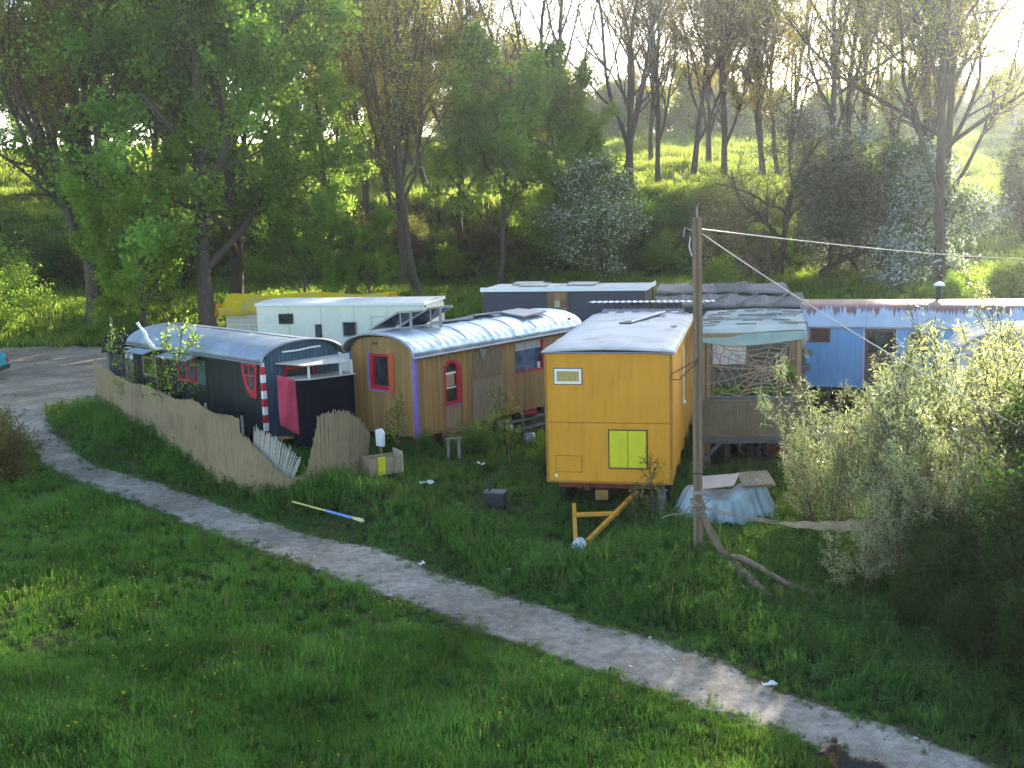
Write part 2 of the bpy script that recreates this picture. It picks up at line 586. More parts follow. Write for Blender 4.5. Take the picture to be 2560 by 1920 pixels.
def metalmat(name, c, c2, rough=.32, metal=.75, sscale=1.3, rust=None, stretch=(1, 1, 1)):
    m, nt, out = nt_new(name)
    b = nt.nodes.new('ShaderNodeBsdfPrincipled')
    n1 = noise(nt, sscale, 7, stretch, rough=.6)
    cc = ramp(nt, n1, [(.35, c), (.5, c2), (.65, c)])
    if rust:
        n2 = noise(nt, 1.4, 8, (1.5, .6, 1.5), rough=.7)
        cc = mixc(nt, ramp(nt, n2, [(.60, (0, 0, 0)), (.72, (1, 1, 1))]), cc, rust)
    nt.links.new(cc, b.inputs['Base Color'])
    b.inputs['Metallic'].default_value = metal
    rr = nt.nodes.new('ShaderNodeMapRange')
    rr.inputs[3].default_value = rough * .7
    rr.inputs[4].default_value = rough * 1.6
    nt.links.new(noise(nt, 4, 5), rr.inputs[0])
    nt.links.new(rr.outputs[0], b.inputs['Roughness'])
    bp = nt.nodes.new('ShaderNodeBump')
    bp.inputs['Strength'].default_value = .25
    bp.inputs['Distance'].default_value = .03
    nt.links.new(noise(nt, 5, 4), bp.inputs['Height'])
    nt.links.new(bp.outputs[0], b.inputs['Normal'])
    nt.links.new(b.outputs[0], out.inputs[0])
    return m


M_silver = metalmat('silver_roof_foil', (.62, .66, .70), (.34, .44, .58), .34, .7, 1.7)
M_zinc = metalmat('dull_zinc_sheet', (.30, .35, .40), (.22, .27, .33), .42, .55, 1.2, rust=(.28, .17, .10))
M_corr = metalmat('old_corrugated_iron', (.14, .13, .13), (.22, .20, .19), .6, .3, 2, rust=(.15, .08, .05))
M_solar = glassmat('solar_cells', (.02, .025, .04), .15)


def rust_drip_mat():
    m, nt, out = nt_new('streaked_roof_metal')
    b = nt.nodes.new('ShaderNodeBsdfPrincipled')
    tc = nt.nodes.new('ShaderNodeTexCoord')
    sp = nt.nodes.new('ShaderNodeSeparateXYZ')
    nt.links.new(tc.outputs['Object'], sp.inputs[0])
    nz = noise(nt, 9, 4, (1, .02, .02), rough=.75)
    mp = N(nt, 'ShaderNodeMath', operation='MULTIPLY_ADD')       # drip length varies along the roof
    nt.links.new(nz, mp.inputs[0])
    mp.inputs[1].default_value = .95
    mp.inputs[2].default_value = -.62
    ad = N(nt, 'ShaderNodeMath', operation='ADD')
    nt.links.new(mp.outputs[0], ad.inputs[0])
    nt.links.new(sp.outputs[2], ad.inputs[1])
    f = ramp(nt, ad.outputs[0], [(0, (0, 0, 0)), (1, (1, 1, 1))])
    rr = nt.nodes.new('ShaderNodeMapRange')
    rr.inputs[1].default_value = 2.66
    rr.inputs[2].default_value = 2.72
    nt.links.new(ad.outputs[0], rr.inputs[0])
    base = ramp(nt, noise(nt, 1.5, 5, (1, 1, .3)), [(.3, (.30, .37, .47)), (.7, (.42, .47, .55))])
    cc = mixc(nt, rr.outputs[0], base, (.17, .085, .075))
    nt.links.new(cc, b.inputs['Base Color'])
    b.inputs['Roughness'].default_value = .5
    b.inputs['Metallic'].default_value = .2
    nt.links.new(b.outputs[0], out.inputs[0])
    return m


M_drip = rust_drip_mat()


def wheel(parent, c, r, w, axis='x', rim=None):
    t = thing_part = MB()
    pro = [(.55, -.5), (.9, -.5), (1, -.3), (1, .3), (.9, .5), (.55, .5)]
    n = 28
    vs, fs = [], []
    for k in range(n):
        a = 2 * math.pi * k / n
        for (rr, o) in pro:
            p = (o * w, math.cos(a) * rr * r, math.sin(a) * rr * r)
            vs.append((c[0] + p[0], c[1] + p[1], c[2] + p[2]) if axis == 'x' else (c[0] + p[1], c[1] + p[0], c[2] + p[2]))
    m = len(pro)
    for k in range(n):
        for j in range(m):
            fs.append((k * m + j, ((k + 1) % n) * m + j, ((k + 1) % n) * m + (j + 1) % m, k * m + (j + 1) % m))
    t.add(vs, fs)
    ty = t.build('wheel', M_black, parent, True)
    MB().disc(c, r * .56, axis, 20, w * .5).disc(c, r * .18, axis, 12, w * .8).build('rim', rim or M_redsteel, ty)
    return ty


def frame4(x0, x1, z0, z1, w, y0, y1):
    """rectangular frame in the xz plane, from y0 to y1"""
    return MB().bx(x0, x1, y0, y1, z1 - w, z1).bx(x0, x1, y0, y1, z0, z0 + w).bx(x0, x0 + w, y0, y1, z0 + w, z1 - w).bx(x1 - w, x1, y0, y1, z0 + w, z1 - w)


def frame4x(y0, y1, z0, z1, w, x0, x1):
    return MB().bx(x0, x1, y0, y1, z1 - w, z1).bx(x0, x1, y0, y1, z0, z0 + w).bx(x0, x1, y0, y0 + w, z0 + w, z1 - w).bx(x0, x1, y1 - w, y1, z0 + w, z1 - w)


# ------------------------------------------------------------------ ochre box wagon
YW = thing('box_wagon', 'tall ochre yellow box wagon with lime shutters and orange drawbar', 'wagon', (1.83, 21.16, 0), R(-12.5))
W2, L = 1.22, 7.0
z0, zs, z1 = .7, 1.885, 3.25
MB().bx(-W2, W2, 0, .05, zs + .004, z1).build('wall_panel', M_yel, YW, bevel=.008)
MB().bx(-W2, W2, 0, .05, z0, zs - .004).build('wall_panel', M_yel, YW, bevel=.008)
MB().bx(-W2, W2, L - .05, L, z0, z1).build('wall_panel', M_yel, YW)
MB().bx(-W2, -W2 + .05, .05, L - .05, z0, z1).build('wall_panel', M_yel, YW)


def bulge(u, v):
    y = .052 + u * (L - .104)
    zb = z0 + .10 * abs(math.sin(y * 2.1)) * (1 if y > 1 else .3) - .25 * math.exp(-((y - 2.1) / .25) ** 2)
    z = zb + v * (z1 - zb)
    return (W2 + .035 * math.sin(u * 9 + .6) * math.sin(v * 3.1) * min(1, u * 6) + .012 * math.sin(u * 31 + v * 7) * min(1, u * 4), y, z)


MB().grid(bulge, 60, 20).build('wall_panel', M_yel, YW, True, solid=.02)
MB().bx(-W2 - .004, -W2 + .045, -.006, .004, z0 - .01, z1).bx(W2 - .045, W2 + .006, -.006, .004, z0 - .01, z1).bx(-W2 + .046, W2 - .046, -.005, .003, z0 - .012, z0 + .03).build('edge_trim', M_yeldk, YW)


def ysroof(u, v):
    x = -W2 - .05 + u * (2 * W2 + .1)
    y = -.05 + v * (L + .1)
    e = min(u, 1 - u) * 12
    f = min(v, 1 - v) * 25
    z = z1 + .015 + .055 * (1 - (2 * u - 1) ** 2) + .05 * min(1, e) * min(1, f) + .008 * math.sin(x * 5 + y * 3) * math.sin(y * 2.2)
    return (x, y, z)


roof = MB().grid(ysroof, 24, 48).build('roof', M_felt, YW, True, solid=.03)
MB().tube([(-W2 - .055, -.055, z1 + .012), (W2 * .7, -.06, z1 + .008), (W2 + .05, -.056, z1 - .02)], .014).tube([(W2 + .058, -.05, z1), (W2 + .058, L, z1)], .014).build('roof_edge', M_grey, roof)
# small window
win = frame4(-1.03, -.50, 2.645, 2.94, .05, -.03, .0).build('window', M_white, YW, bevel=.006)
MB().bx(-.98, -.55, -.012, -.004, 2.695, 2.89).build('pane', mat('yellow_curtain', (.42, .30, .10), .3, var=.4, scale=9, stretch=(4, 1, .6)), win)
frame4(-1.045, -.485, 2.63, 2.955, .013, -.008, -.001).build('seal', M_dark, win)
# lime shutters
sh = frame4(-.005, .755, .985, 1.765, .022, -.016, -.001).build('shutter_surround', M_dark, YW, bevel=.006)
MB().bx(.02, .372, -.034, -.002, 1.01, 1.74).build('shutter', M_limey, YW, bevel=.02)
MB().bx(.379, .73, -.034, -.002, 1.01, 1.74).build('shutter', M_limey, YW, bevel=.02)
# service hatch
hatch = MB().bx(-1.03, -.53, -.010, -.001, .91, 1.22).build('hatch', M_yel, YW)
frame4(-1.04, -.52, .90, 1.23, .008, -.005, -.0015).build('hatch_gap', M_dark, hatch)
MB().disc((-1.03, -.006, .83), .032, 'y', 16, .012).build('reflector', M_white, YW)
MB().bx(W2 + .05, W2 + .075, 2.46, 2.52, 1.9, 3.05).bx(W2 + .045, W2 + .1, 2.43, 2.56, 1.84, 1.9).build('side_strip', M_white, YW)
# things fixed on the roof
sp = MB().prism([(-.24, 3.85), (.60, 5.95), (.66, 5.85), (.02, 3.80)], 'z', z1 + .12, z1 + .16).build('roof_panel', M_dark, YW)
MB().bx(.16, .40, 4.3, 4.7, z1 + .03, z1 + .135).build('panel_bracket', M_grey, sp)
MB().bx(.42, .66, 5.4, 5.8, z1 + .03, z1 + .16).build('panel_bracket', M_grey, sp)
MB().bar((.05, 3.86, z1 + .19), (.62, 5.9, z1 + .21), .03).build('panel_rail', M_white, sp)
MB().tube([(1.02, 3.4, z1), (1.02, 3.4, z1 + .12)], .035, 10).disc((1.02, 3.4, z1 + .13), .07, 'z', 14, .03).build('roof_vent', M_grey, YW)
sk = MB().add([(-1.06, 6.3, z1 + .05), (1.1, 6.3, z1 + .05), (.95, 6.9, z1 + .30), (-.88, 6.9, z1 + .30)], [(0, 1, 2, 3)]).build('skylight', M_glass, YW, solid=.03)
for k in range(5):
    MB().bar((-.8 + k * .38, 6.45, z1 + .13), (-.62 + k * .38, 6.47, z1 + .135), .05, .03).build('skylight_bar', M_white, sk)
MB().grid(lambda u, v: (-1.35 + u * 3.1, 6.75 + v * .8, z1 + .36 + .012 * math.sin(u * 130) - .05 * v), 260, 3).build('corrugated_sheet', M_white, YW, True, solid=.012)
# chassis
MB().bx(-.5, -.4, .1, 6.8, .52, .695).bx(.4, .5, .1, 6.8, .52, .695).bx(-1.0, 1.0, .15, .3, .56, .69).bx(-.9, .9, 1.05, 1.17, .4, .55).bx(-.9, .9, 5.6, 5.72, .4, .55).bar((.15, .35, .62), (.75, .4, .3), .06).build('chassis', M_redsteel, YW)
for wx, wy in ((-.98, 1.1), (.98, 1.1), (-.98, 5.65), (.98, 5.65)):
    wheel(YW, (wx, wy, .44), .44, .24)
MB().bx(-.3, -.05, .2, .6, .3, .5).build('battery_box', mat('rusty_box', (.25, .14, .04), .8, var=.4), YW)
MB().tube([(.96, .4, .62), (1.0, .2, .4), (1.02, -.05, .12), (.98, -.1, .03)], [.07, .09, .06, .03], 7).build('torn_skirt', M_greywood, YW)
db = MB().bar((1.12, 20.75, .40), (1.04, 18.92, .07), .075).bar((2.36, 21.1, .52), (1.10, 18.95, .08), .075).bar((1.11, 20.25, .34), (1.93, 20.28, .34), .075).world_to(YW).build('drawbar', M_orange, YW, bevel=.01)
MB().tube([(1.05, 18.95, .06), (1.03, 18.8, .07), (1.03, 18.7, .02)], [.06, .05, .05], 8).world_to(YW).build('hitch_ring', M_redsteel, db)
bag = MB().grid(lambda u, v: (1.10 + .11 * math.cos(u * 6.283) * math.sin(v * 3.14) * (1 + .3 * math.sin(u * 19 + v * 9)), 18.86 + .11 * math.sin(u * 6.283) * math.sin(v * 3.14) * (1 + .3 * math.cos(u * 15)), .18 + .13 * math.cos(v * 3.14) + .02 * math.sin(u * 25)), 20, 10).build('plastic_bag', clothmat('white_plastic', (.75, .76, .80), .3))
tag(bag, 'crumpled white plastic bag on the tip of the orange drawbar', 'bag')

# ------------------------------------------------------------------ wooden arched wagon
WW = thing('arched_wagon', 'honey brown boarded wagon with silver barrel roof and purple corner posts', 'wagon', (-3.06, 26.2, 0), R(-38.8))
w2, L = 1.075, 6.5
zb, ze = .79, 2.70


def arch(x, w=w2, rise=.43, e=ze):
    """barrel roof height over x (superellipse)"""
    t = min(1., abs(x) / w)
    return e + rise * (1 - t ** 2.6) ** (1 / 2.2)


def plank_run(parent, intervals_fn, a0, a1, step, put, m, rag=.03):
    n = int(round((a1 - a0) / step))
    st = (a1 - a0) / n
    for i in range(n):
        p0, p1 = a0 + i * st, a0 + (i + 1) * st
        for (lo, hi) in intervals_fn((p0 + p1) / 2, p0, p1):
            if hi - lo > .02:
                put(p0 + .004, p1 - .004, lo - random.random() * rag * (lo < 1.0), hi).build('plank', m((p0 + p1) / 2), parent, fix=False)


def front_iv(c, p0, p1):
    top = min(arch(p0), arch(p1)) - .03
    if p1 > -.44 and p0 < .22:
        return [(zb, 1.83), (2.68, top)]
    return [(zb, top)]


MB().bx(-w2 + .02, w2 - .02, .10, .12, zb + .02, ze + .0).bx(w2 - .14, w2 - .12, .125, L - .13, zb + .02, ze - .02).bx(-w2 + .03, -w2 + .05, .125, L, zb + .02, ze - .02).bx(-w2 + .02, w2 - .02, .11, L, zb - .02, zb + .018).bx(-w2, w2, L - .1, L, zb, ze).build('inner_lining', M_dark, WW)
plank_run(WW, front_iv, -w2 + .05, w2 - .09, .09, lambda a, b, lo, hi: MB().bx(a, b, random.random() * .004, .045, lo, hi), lambda c: M_wood)


def side_iv(c, p0, p1):
    if p1 > 1.0 and p0 < 1.58:                      # arched window
        t = min(1., abs(c - 1.29) / .30)
        top = 2.20 + .27 * math.sqrt(max(0, 1 - t * t))
        return [(1.36, 1.38), (top, ze - .03)]
    if p1 > 3.75 and p0 < 4.93:
        return [(zb, 1.80), (2.57, ze - .03)]
    return [(zb, ze - .03)]


plank_run(WW, side_iv, .09, L, .09, lambda a, b, lo, hi: MB().bx(w2 - .045, w2 - random.random() * .006, a, b, lo, hi), lambda c: M_wood)
for k in range(12):                                 # slanting boards under the arched window
    t0 = -.5 + k * .1
    p = [(1.0 + max(0, min(.58, t0 + s)), z) for s, z in ((0, .80), (.085, .80), (.545, 1.36), (.46, 1.36))]
    if p[1][0] - p[0][0] < .01 and p[2][0] - p[3][0] < .01:
        continue
    MB().prism(p, 'x', w2 - .04, w2 - .004 - .004 * random.random()).build('plank', M_wood2 if k % 4 else M_wood, WW)
# trellis panels on the long side
tr = MB().bx(w2 + .001, w2 + .012, 2.0, 3.2, .80, 1.84).build('trellis', M_wood2, WW)
for k in range(26):
    y = 2.0 + k * 1.2 / 26
    MB().bar((w2 + .02, y, .80), (w2 + .02, min(3.2, y + .16), 1.84), .012, .03).build('slat', M_wood2, tr)
tr2 = MB().bx(w2 + .001, w2 + .010, 2.02, 3.16, 1.87, 2.56).build('trellis', mat('brown_trellis', (.20, .125, .05), .7, var=.3, scale=8, stretch=(4, 4, .5)), WW)
for k in range(20):
    y = 2.03 + k * 1.10 / 20
    MB().bar((w2 + .016, y, 2.56), (w2 + .016, min(3.15, y + .12), 1.87), .010, .022).build('slat', M_wood2, tr2)
MB().prism([(2.25, 2.62), (2.53, 2.58), (2.40, 2.27)], 'x', w2 + .026, w2 + .045).build('triangle_ornament', M_zinc, WW)
# corner posts
MB().bx(w2 - .088, w2 + .012, -.012, .085, zb - .03, ze).build('corner_post', M_purple, WW, bevel=.01)
MB().bx(-w2 - .012, -w2 + .048, -.012, .06, zb - .03, ze).build('corner_post', M_purple, WW, bevel=.01)
# front window: purple outer, red frame, glass, orange shutter board
fw = MB().bx(-.46, -.40, -.02, .05, 1.80, 2.70).bx(-.40, .22, -.02, .05, 1.79, 1.835).build('window', M_purple, WW)
MB().bx(-.40, -.28, -.012, .055, 1.838, 2.69).bx(-.28, .20, -.012, .055, 1.838, 1.93).bx(-.28, .20, -.012, .055, 2.63, 2.69).build('frame', M_red, fw)
MB().bx(-.28, .22, .06, .07, 1.93, 2.63).build('pane', M_glass, fw)
MB().bx(.222, .40, -.022, -.003, 1.76, 2.72).build('shutter_board', M_orred, fw)
MB().bx(-.27, -.12, -.02, .0, 2.91, 2.96).build('vent_grille', M_dark, WW)
# arched window
aw = MB()
c_, z_, ro, ri = 1.29, 2.20, .295, .205
outer = [(c_ + ro * math.cos(a), z_ + .27 * math.sin(a)) for a in np.linspace(0, math.pi, 15)]
inner = [(c_ - .06 + ri * math.cos(a), z_ + .20 * math.sin(a)) for a in np.linspace(0, math.pi, 15)]
poly_o = [(c_ + ro, 1.38)] + outer + [(c_ - ro, 1.38)]
poly_i = [(c_ - .06 + ri, 1.47)] + inner + [(c_ - .06 - ri, 1.47)]
vs, fs = [], []
for xx in (w2 - .03, w2 + .02):
    vs += [(xx, a, b) for a, b in poly_o] + [(xx, a, b) for a, b in poly_i]
n = len(poly_o)
for i in range(n):
    j = (i + 1) % n
    fs.append((2 * n + i, 2 * n + j, 3 * n + j, 3 * n + i))
    fs.append((n + i, n + j, 3 * n + j, 3 * n + i))
    fs.append((i, j, 2 * n + j, 2 * n + i))
awo = aw.add(vs, fs).build('window', M_red, WW)
MB().prism(poly_i, 'x', w2 - .06, w2 - .05).build('pane', M_glass, awo)
MB().prism([(c_ - .24, 1.83), (c_ + .10, 1.83), (c_ + .10, 2.12), (c_ - .24, 2.12)], 'x', w2 - .048, w2 - .042).build('curtain', mat('beige_curtain', (.42, .26, .15), .8), awo)
MB().bx(w2 - .048, w2 - .02, c_ - .26, c_ + .14, 2.12, 2.17).bx(w2 - .048, w2 - .02, c_ - .26, c_ + .14, 1.78, 1.81).build('glazing_bar', M_white, awo)
MB().bx(w2 - .02, w2 + .03, .99, 1.6, 1.35, 1.378).build('sill', M_purple, awo)
# large window
bw = MB().bx(w2 - .04, w2 + .012, 3.75, 4.95, 1.78, 1.83).bx(w2 - .04, w2 + .012, 4.86, 4.95, 1.832, 2.57).build('window', M_red, WW)
MB().bx(w2 - .06, w2 - .05, 3.76, 4.86, 1.83, 2.57).build('pane', glassmat('bluish_glass', (.06, .09, .14), .08), bw)
MB().bx(w2 - .048, w2 - .043, 3.78, 4.85, 2.36, 2.565).build('roller_blind', mat('grey_blind', (.38, .40, .42), .8), bw)
MB().tube([(w2 - .03, 4.72, 1.83), (w2 - .03, 4.72, 1.98)], [.035, .045], 10).build('jar', M_white, bw)
MB().tube([(w2 - .03, 4.15, 1.83), (w2 - .03, 4.15, 1.96)], [.07, .09], 10).build('flower_pot', M_zinc, bw)
# roof


def wroof(u, v):
    x = (2 * u - 1) * (w2 + .10)
    t = min(1, abs(x) / (w2 + .10))
    y = -.14 + v * (L + .25)
    z = ze - .03 + .50 * (1 - t ** 2.4) ** (1 / 2.1)
    seam = .018 * max(0, math.cos(y * 2 * math.pi / .92)) ** 12
    wr = .008 * math.sin(y * 23 + 4 * math.sin(x * 3)) * t
    return (x, y, z + seam + wr)


rf = MB().grid(wroof, 40, 150).build('roof', M_silver, WW, True, solid=.02)
rim = [wroof(u, 0) for u in np.linspace(0, 1, 41)]
MB().tube([(p[0] * 1.005, -.15, p[2]) for p in rim], .028, 6).tube([(w2 + .11, -.15, ze - .03), (w2 + .12, L + .1, ze - .03)], .03, 6).tube([(-w2 - .11, -.15, ze - .03), (-w2 - .11, L + .1, ze - .03)], .03, 6).build('roof_rim', M_grey, rf)
for k, yy in enumerate((.92, 1.84, 2.76, 3.68, 4.6, 5.52)):
    MB().tube([Vector(wroof(u, (yy + .14) / (L + .25))) + Vector((0, 0, .012)) for u in np.linspace(0, 1, 31)], .012, 5).build('roof_seam', M_grey, rf)


def solar(parent, p, u, v, strut):
    """p corner, u along low edge, v up the slope"""
    p, u, v = Vector(p), Vector(u), Vector(v)
    n = u.cross(v).normalized() * .03
    s = MB().add([p, p + u, p + u + v, p + v, p + n, p + u + n, p + u + v + n, p + v + n], [(3, 2, 1, 0), (4, 5, 6, 7), (0, 1, 5, 4), (1, 2, 6, 5), (2, 3, 7, 6), (3, 0, 4, 7)]).build('solar_panel', M_solar, parent)
    MB().bar(p + n * .5, p + u + n * .5, .045).bar(p + v + n * .5, p + u + v + n * .5, .045).bar(p + n * .5, p + v + n * .5, .045).bar(p + u + n * .5, p + u + v + n * .5, .045).build('frame', M_grey, s)
    if strut:
        MB().bar(p + v + u * .5, (p + v + u * .5).xy.to_3d() + Vector((0, 0, strut)), .05).bar(p + v + u * .1, p + u * .1 + Vector((v.x, v.y, -.05)), .025).build('strut', M_grey, s)


solar(WW, (-.85, .45, 3.2), (.36, .52, .02), (.78, .22, .42), 3.05)
solar(WW, (-.55, 1.2, 3.2), (.30, .56, .02), (.74, .26, .46), 3.05)
solar(WW, (-.5, 2.3, 3.20), (.1, 1.0, 0), (.45, .0, .06), 0)
solar(WW, (-.5, 3.45, 3.20), (.1, 1.0, 0), (.45, .0, .10), 0)
sl = MB().add([(-.1, 4.5, 3.24), (-.2, 5.5, 3.24), (.72, 5.55, 3.20), (.78, 4.5, 3.16), (-.1, 4.5, 3.28), (-.2, 5.5, 3.28), (.72, 5.55, 3.24), (.78, 4.5, 3.20)], [(0, 1, 2, 3), (4, 5, 6, 7), (0, 1, 5, 4), (1, 2, 6, 5), (2, 3, 7, 6), (3, 0, 4, 7)]).build('roof_hatch', M_grey, WW)
MB().tube([(.98, 6.2, 2.6), (.98, 6.2, 2.97)], .055, 10).disc((.98, 6.2, 2.98), .065, 'z', 12, .02).build('stove_pipe', M_dark, WW)
MB().tube([(w2 + .12, 2.95, 2.7), (w2 + .06, 2.9, 2.4), (w2 + .05, 2.85, 2.15)], .008, 4).build('hanging_cord', M_grey, WW)
# underframe
MB().bx(-.8, -.7, .2, L - .2, .62, .76).bx(.7, .8, .2, L - .2, .62, .76).build('chassis', M_redsteel, WW)
for wx, wy in ((-.8, 1.3), (.8, 1.3), (-.8, 5.2), (.8, 5.2)):
    wheel(WW, (wx, wy, gz(-3, 27) + .0 + .28), .30, .16)
MB().bx(.88, 1.0, .06, .2, .3, .77).build('jack_post', M_redsteel, WW)

# ------------------------------------------------------------------ dark wagon with slate-blue end
BW = thing('barrel_roof_wagon', 'wagon with shade-darkened side boards, slate blue end wall and dull zinc barrel roof', 'wagon', (-4.885, 25.83, 0), R(44))
w2b, Lb = 1.05, 6.5
zb2, ze2 = .95, 2.72


def arch2(x):
    return ze2 + .42 * math.sqrt(max(0, 1 - (x / (w2b + .02)) ** 2))


MB().bx(-w2b + .05, w2b - .05, .06, Lb, zb2, ze2).build('inner_lining', M_dark, BW)
n = 21
for i in range(n):
    a, b = -w2b + i * 2 * w2b / n, -w2b + (i + 1) * 2 * w2b / n
    MB().bx(a + .004, b - .004, random.random() * .005, .045, zb2, min(arch2(a), arch2(b)) - .02).build('plank', M_bluegrey, BW, fix=False)
for i in range(65):
    a, b = .05 + i * .0985, .05 + (i + 1) * .0985
    MB().bx(-w2b + random.random() * .005, -w2b + .045, a + .004, b - .004, zb2, ze2 - .02).build('plank', M_shadedgreen, BW, fix=False)


def broof(u, v):
    x = (2 * u - 1) * (w2b + .10)
    y = -.12 + v * (Lb + .2)
    z = ze2 - .03 + .45 * math.sqrt(max(0, 1 - (x / (w2b + .101)) ** 2)) + .012 * max(0, math.cos(y * 2 * math.pi / 2.1)) ** 30
    return (x, y, z)


brf = MB().grid(broof, 32, 90).build('roof', M_zinc, BW, True, solid=.02)
MB().tube([Vector(broof(u, 0)) for u in np.linspace(0, 1, 33)], .026, 6).tube([(-w2b - .1, -.12, ze2 - .03), (-w2b - .1, Lb + .08, ze2 - .03)], .02, 5).build('roof_rim', M_grey, brf)
MB().tube([(.02, -.1, ze2 + .43), (.02, Lb, ze2 + .43)], .016, 5).build('ridge_seam', M_dark, brf)
MB().tube([(-.53, -.04, 2.90), (-.1, -.05, 2.90), (.25, -.05, 2.93), (.52, -.04, 2.93)], .022, 6).build('white_rail', M_white, BW)
MB().bx(-w2b - .03, -w2b + .03, -.05, .02, 2.62, 2.72).build('lamp', M_white, BW)
# red-framed windows on the long side
for (ya, yb, za, zt) in ((3.07, 3.92, 1.95, 2.55),):
    wn_ = frame4x(ya, yb, za, zt, .07, -w2b - .03, -w2b + .01).build('window', M_red, BW)
    MB().bx(-w2b - .012, -w2b - .004, ya + .07, yb - .07, za + .07, zt - .07).build('pane', M_glass2, wn_)
    MB().bx(-w2b - .025, -w2b, (ya + yb) / 2 - .05, (ya + yb) / 2 + .05, za + .07, zt - .07).build('mullion', M_red, wn_)
MB().bx(-w2b - .03, -w2b - .008, 2.55, 3.0, 1.95, 2.55).build('shutter', mat('green_grey_shutter', (.05, .09, .085), .6), BW)
w3 = frame4x(5.15, 5.85, 1.92, 2.42, .05, -w2b - .03, -w2b + .01).build('window', M_wood2, BW)
MB().bx(-w2b - .012, -w2b - .004, 5.2, 5.8, 1.97, 2.37).build('pane', glassmat('reflecting_pane', (.06, .09, .02), .03), w3)
for (ya, yb) in ((2.8, 4.25), (5.0, 5.95)):
    MB().add([(-w2b - .02, ya, 2.66), (-w2b - .02, yb, 2.66), (-w2b - .42, yb + .1, 2.56), (-w2b - .42, ya, 2.56)], [(0, 1, 2, 3)]).build('window_awning', M_zinc, BW, solid=.02)
# curved red window near the corner
pts_o = [(.18, 2.66), (.86, 2.66)] + [(.38 + .48 * math.cos(a), 2.66 - .80 * math.sin(a)) for a in np.linspace(.12, math.pi / 2, 10)] + [(.28, 1.86)]
cw = MB().prism(pts_o, 'x', -w2b - .035, -w2b - .004).build('window', M_red, BW)
pts_i = [(.30, 2.60), (.74, 2.60)] + [(.40 + .33 * math.cos(a), 2.60 - .55 * math.sin(a)) for a in np.linspace(.12, math.pi / 2, 8)] + [(.33, 2.05)]
MB().prism(pts_i, 'x', -w2b - .042, -w2b - .036).build('pane', M_glass2, cw)
MB().bx(-w2b - .05, -w2b - .043, .28, .72, 2.36, 2.39).bx(-w2b - .05, -w2b - .043, .50, .53, 2.12, 2.60).build('glazing_bar', M_red, cw)
for k in range(9):                                  # red and white striped corner post
    MB().bx(-w2b - .045, -w2b + .055, -.045, .035, .96 + k * .185, .96 + (k + 1) * .185 - .001).build('stripe_block', M_white if k % 2 else M_red, BW)
# red window on the end, mostly behind the awning sheets
ew = frame4(-.5, .35, 2.05, 2.55, .07, -.03, -.006).build('window', M_red, BW)
MB().bx(-.43, .28, -.02, -.008, 2.12, 2.48).build('pane', M_glass, ew)
for wx, wy in ((-.8, 1.2), (.8, 1.2), (-.8, 5.2), (.8, 5.2)):
    wheel(BW, (wx, wy, .84), .34, .16)
MB().bx(-.8, -.7, .2, Lb - .2, .80, .93).bx(.7, .8, .2, Lb - .2, .80, .93).build('chassis', M_redsteel, BW)

# black cloth screen with board tops, pink cloth
SC = thing('cloth_screen', 'black cloth enclosure with two pale board tops between the two wooden wagons', 'screen', (-4.885, 25.83, 0), R(44))


def fold(x0, x1, y, za, zb_, k, amp=.02):
    return lambda u, v: (x0 + u * (x1 - x0), y + amp * math.sin(u * k + 2 * v) * v, za - v * (za - zb_))


MB().grid(fold(-.28, .95, -.72, 2.28, .70, 14), 30, 10).build('cloth_panel', M_blackcloth, SC, True)
MB().grid(lambda u, v: (-.28 - .40 * u, -.72 + .12 * u + .01 * math.sin(u * 9) * v, 2.28 - v * 1.58), 10, 8).build('cloth_panel', M_blackcloth, SC, True)
M_board = mat('pale_board', (.50, .47, .40), .7, var=.12)
MB().add([(-.60, -.55, 2.30), (-.28, -.78, 2.30), (1.0, -.74, 2.27), (1.05, -.1, 2.27), (-.5, -.1, 2.32)], [(0, 1, 2, 3, 4)]).build('board_top', M_board, SC, solid=.02)
MB().add([(-.75, -.05, 2.66), (-.38, -.74, 2.62), (.70, -.86, 2.60), (1.0, -.05, 2.68)], [(0, 1, 2, 3)]).build('board_top', M_board, SC, solid=.02)
for x in (-.26, .62, .93):
    MB().bx(x, x + .04, -.66, -.62, .6, 2.60).build('post', M_white, SC)
tw = MB().grid(lambda u, v: (-1.12 + u * .47, -.72 + .02 * math.sin(u * 8 + v * 3), 2.50 - .17 * u - v * (1.12 + .14 * u)), 10, 14).build('pink_towel', M_pink, None, True, solid=.01)
tw.location = (-4.885, 25.83, 0)
tw.rotation_euler = (0, 0, R(44))
tag(tw, 'bright pink cloth hanging beside the black cloth screen', 'cloth')
# ------------------------------------------------------------------ cream box trailer
CB = thing('box_trailer', 'cream white box trailer with small dark windows behind the barrel roofed wagons', 'trailer', (-2.64, 34.46, 0), R(77))
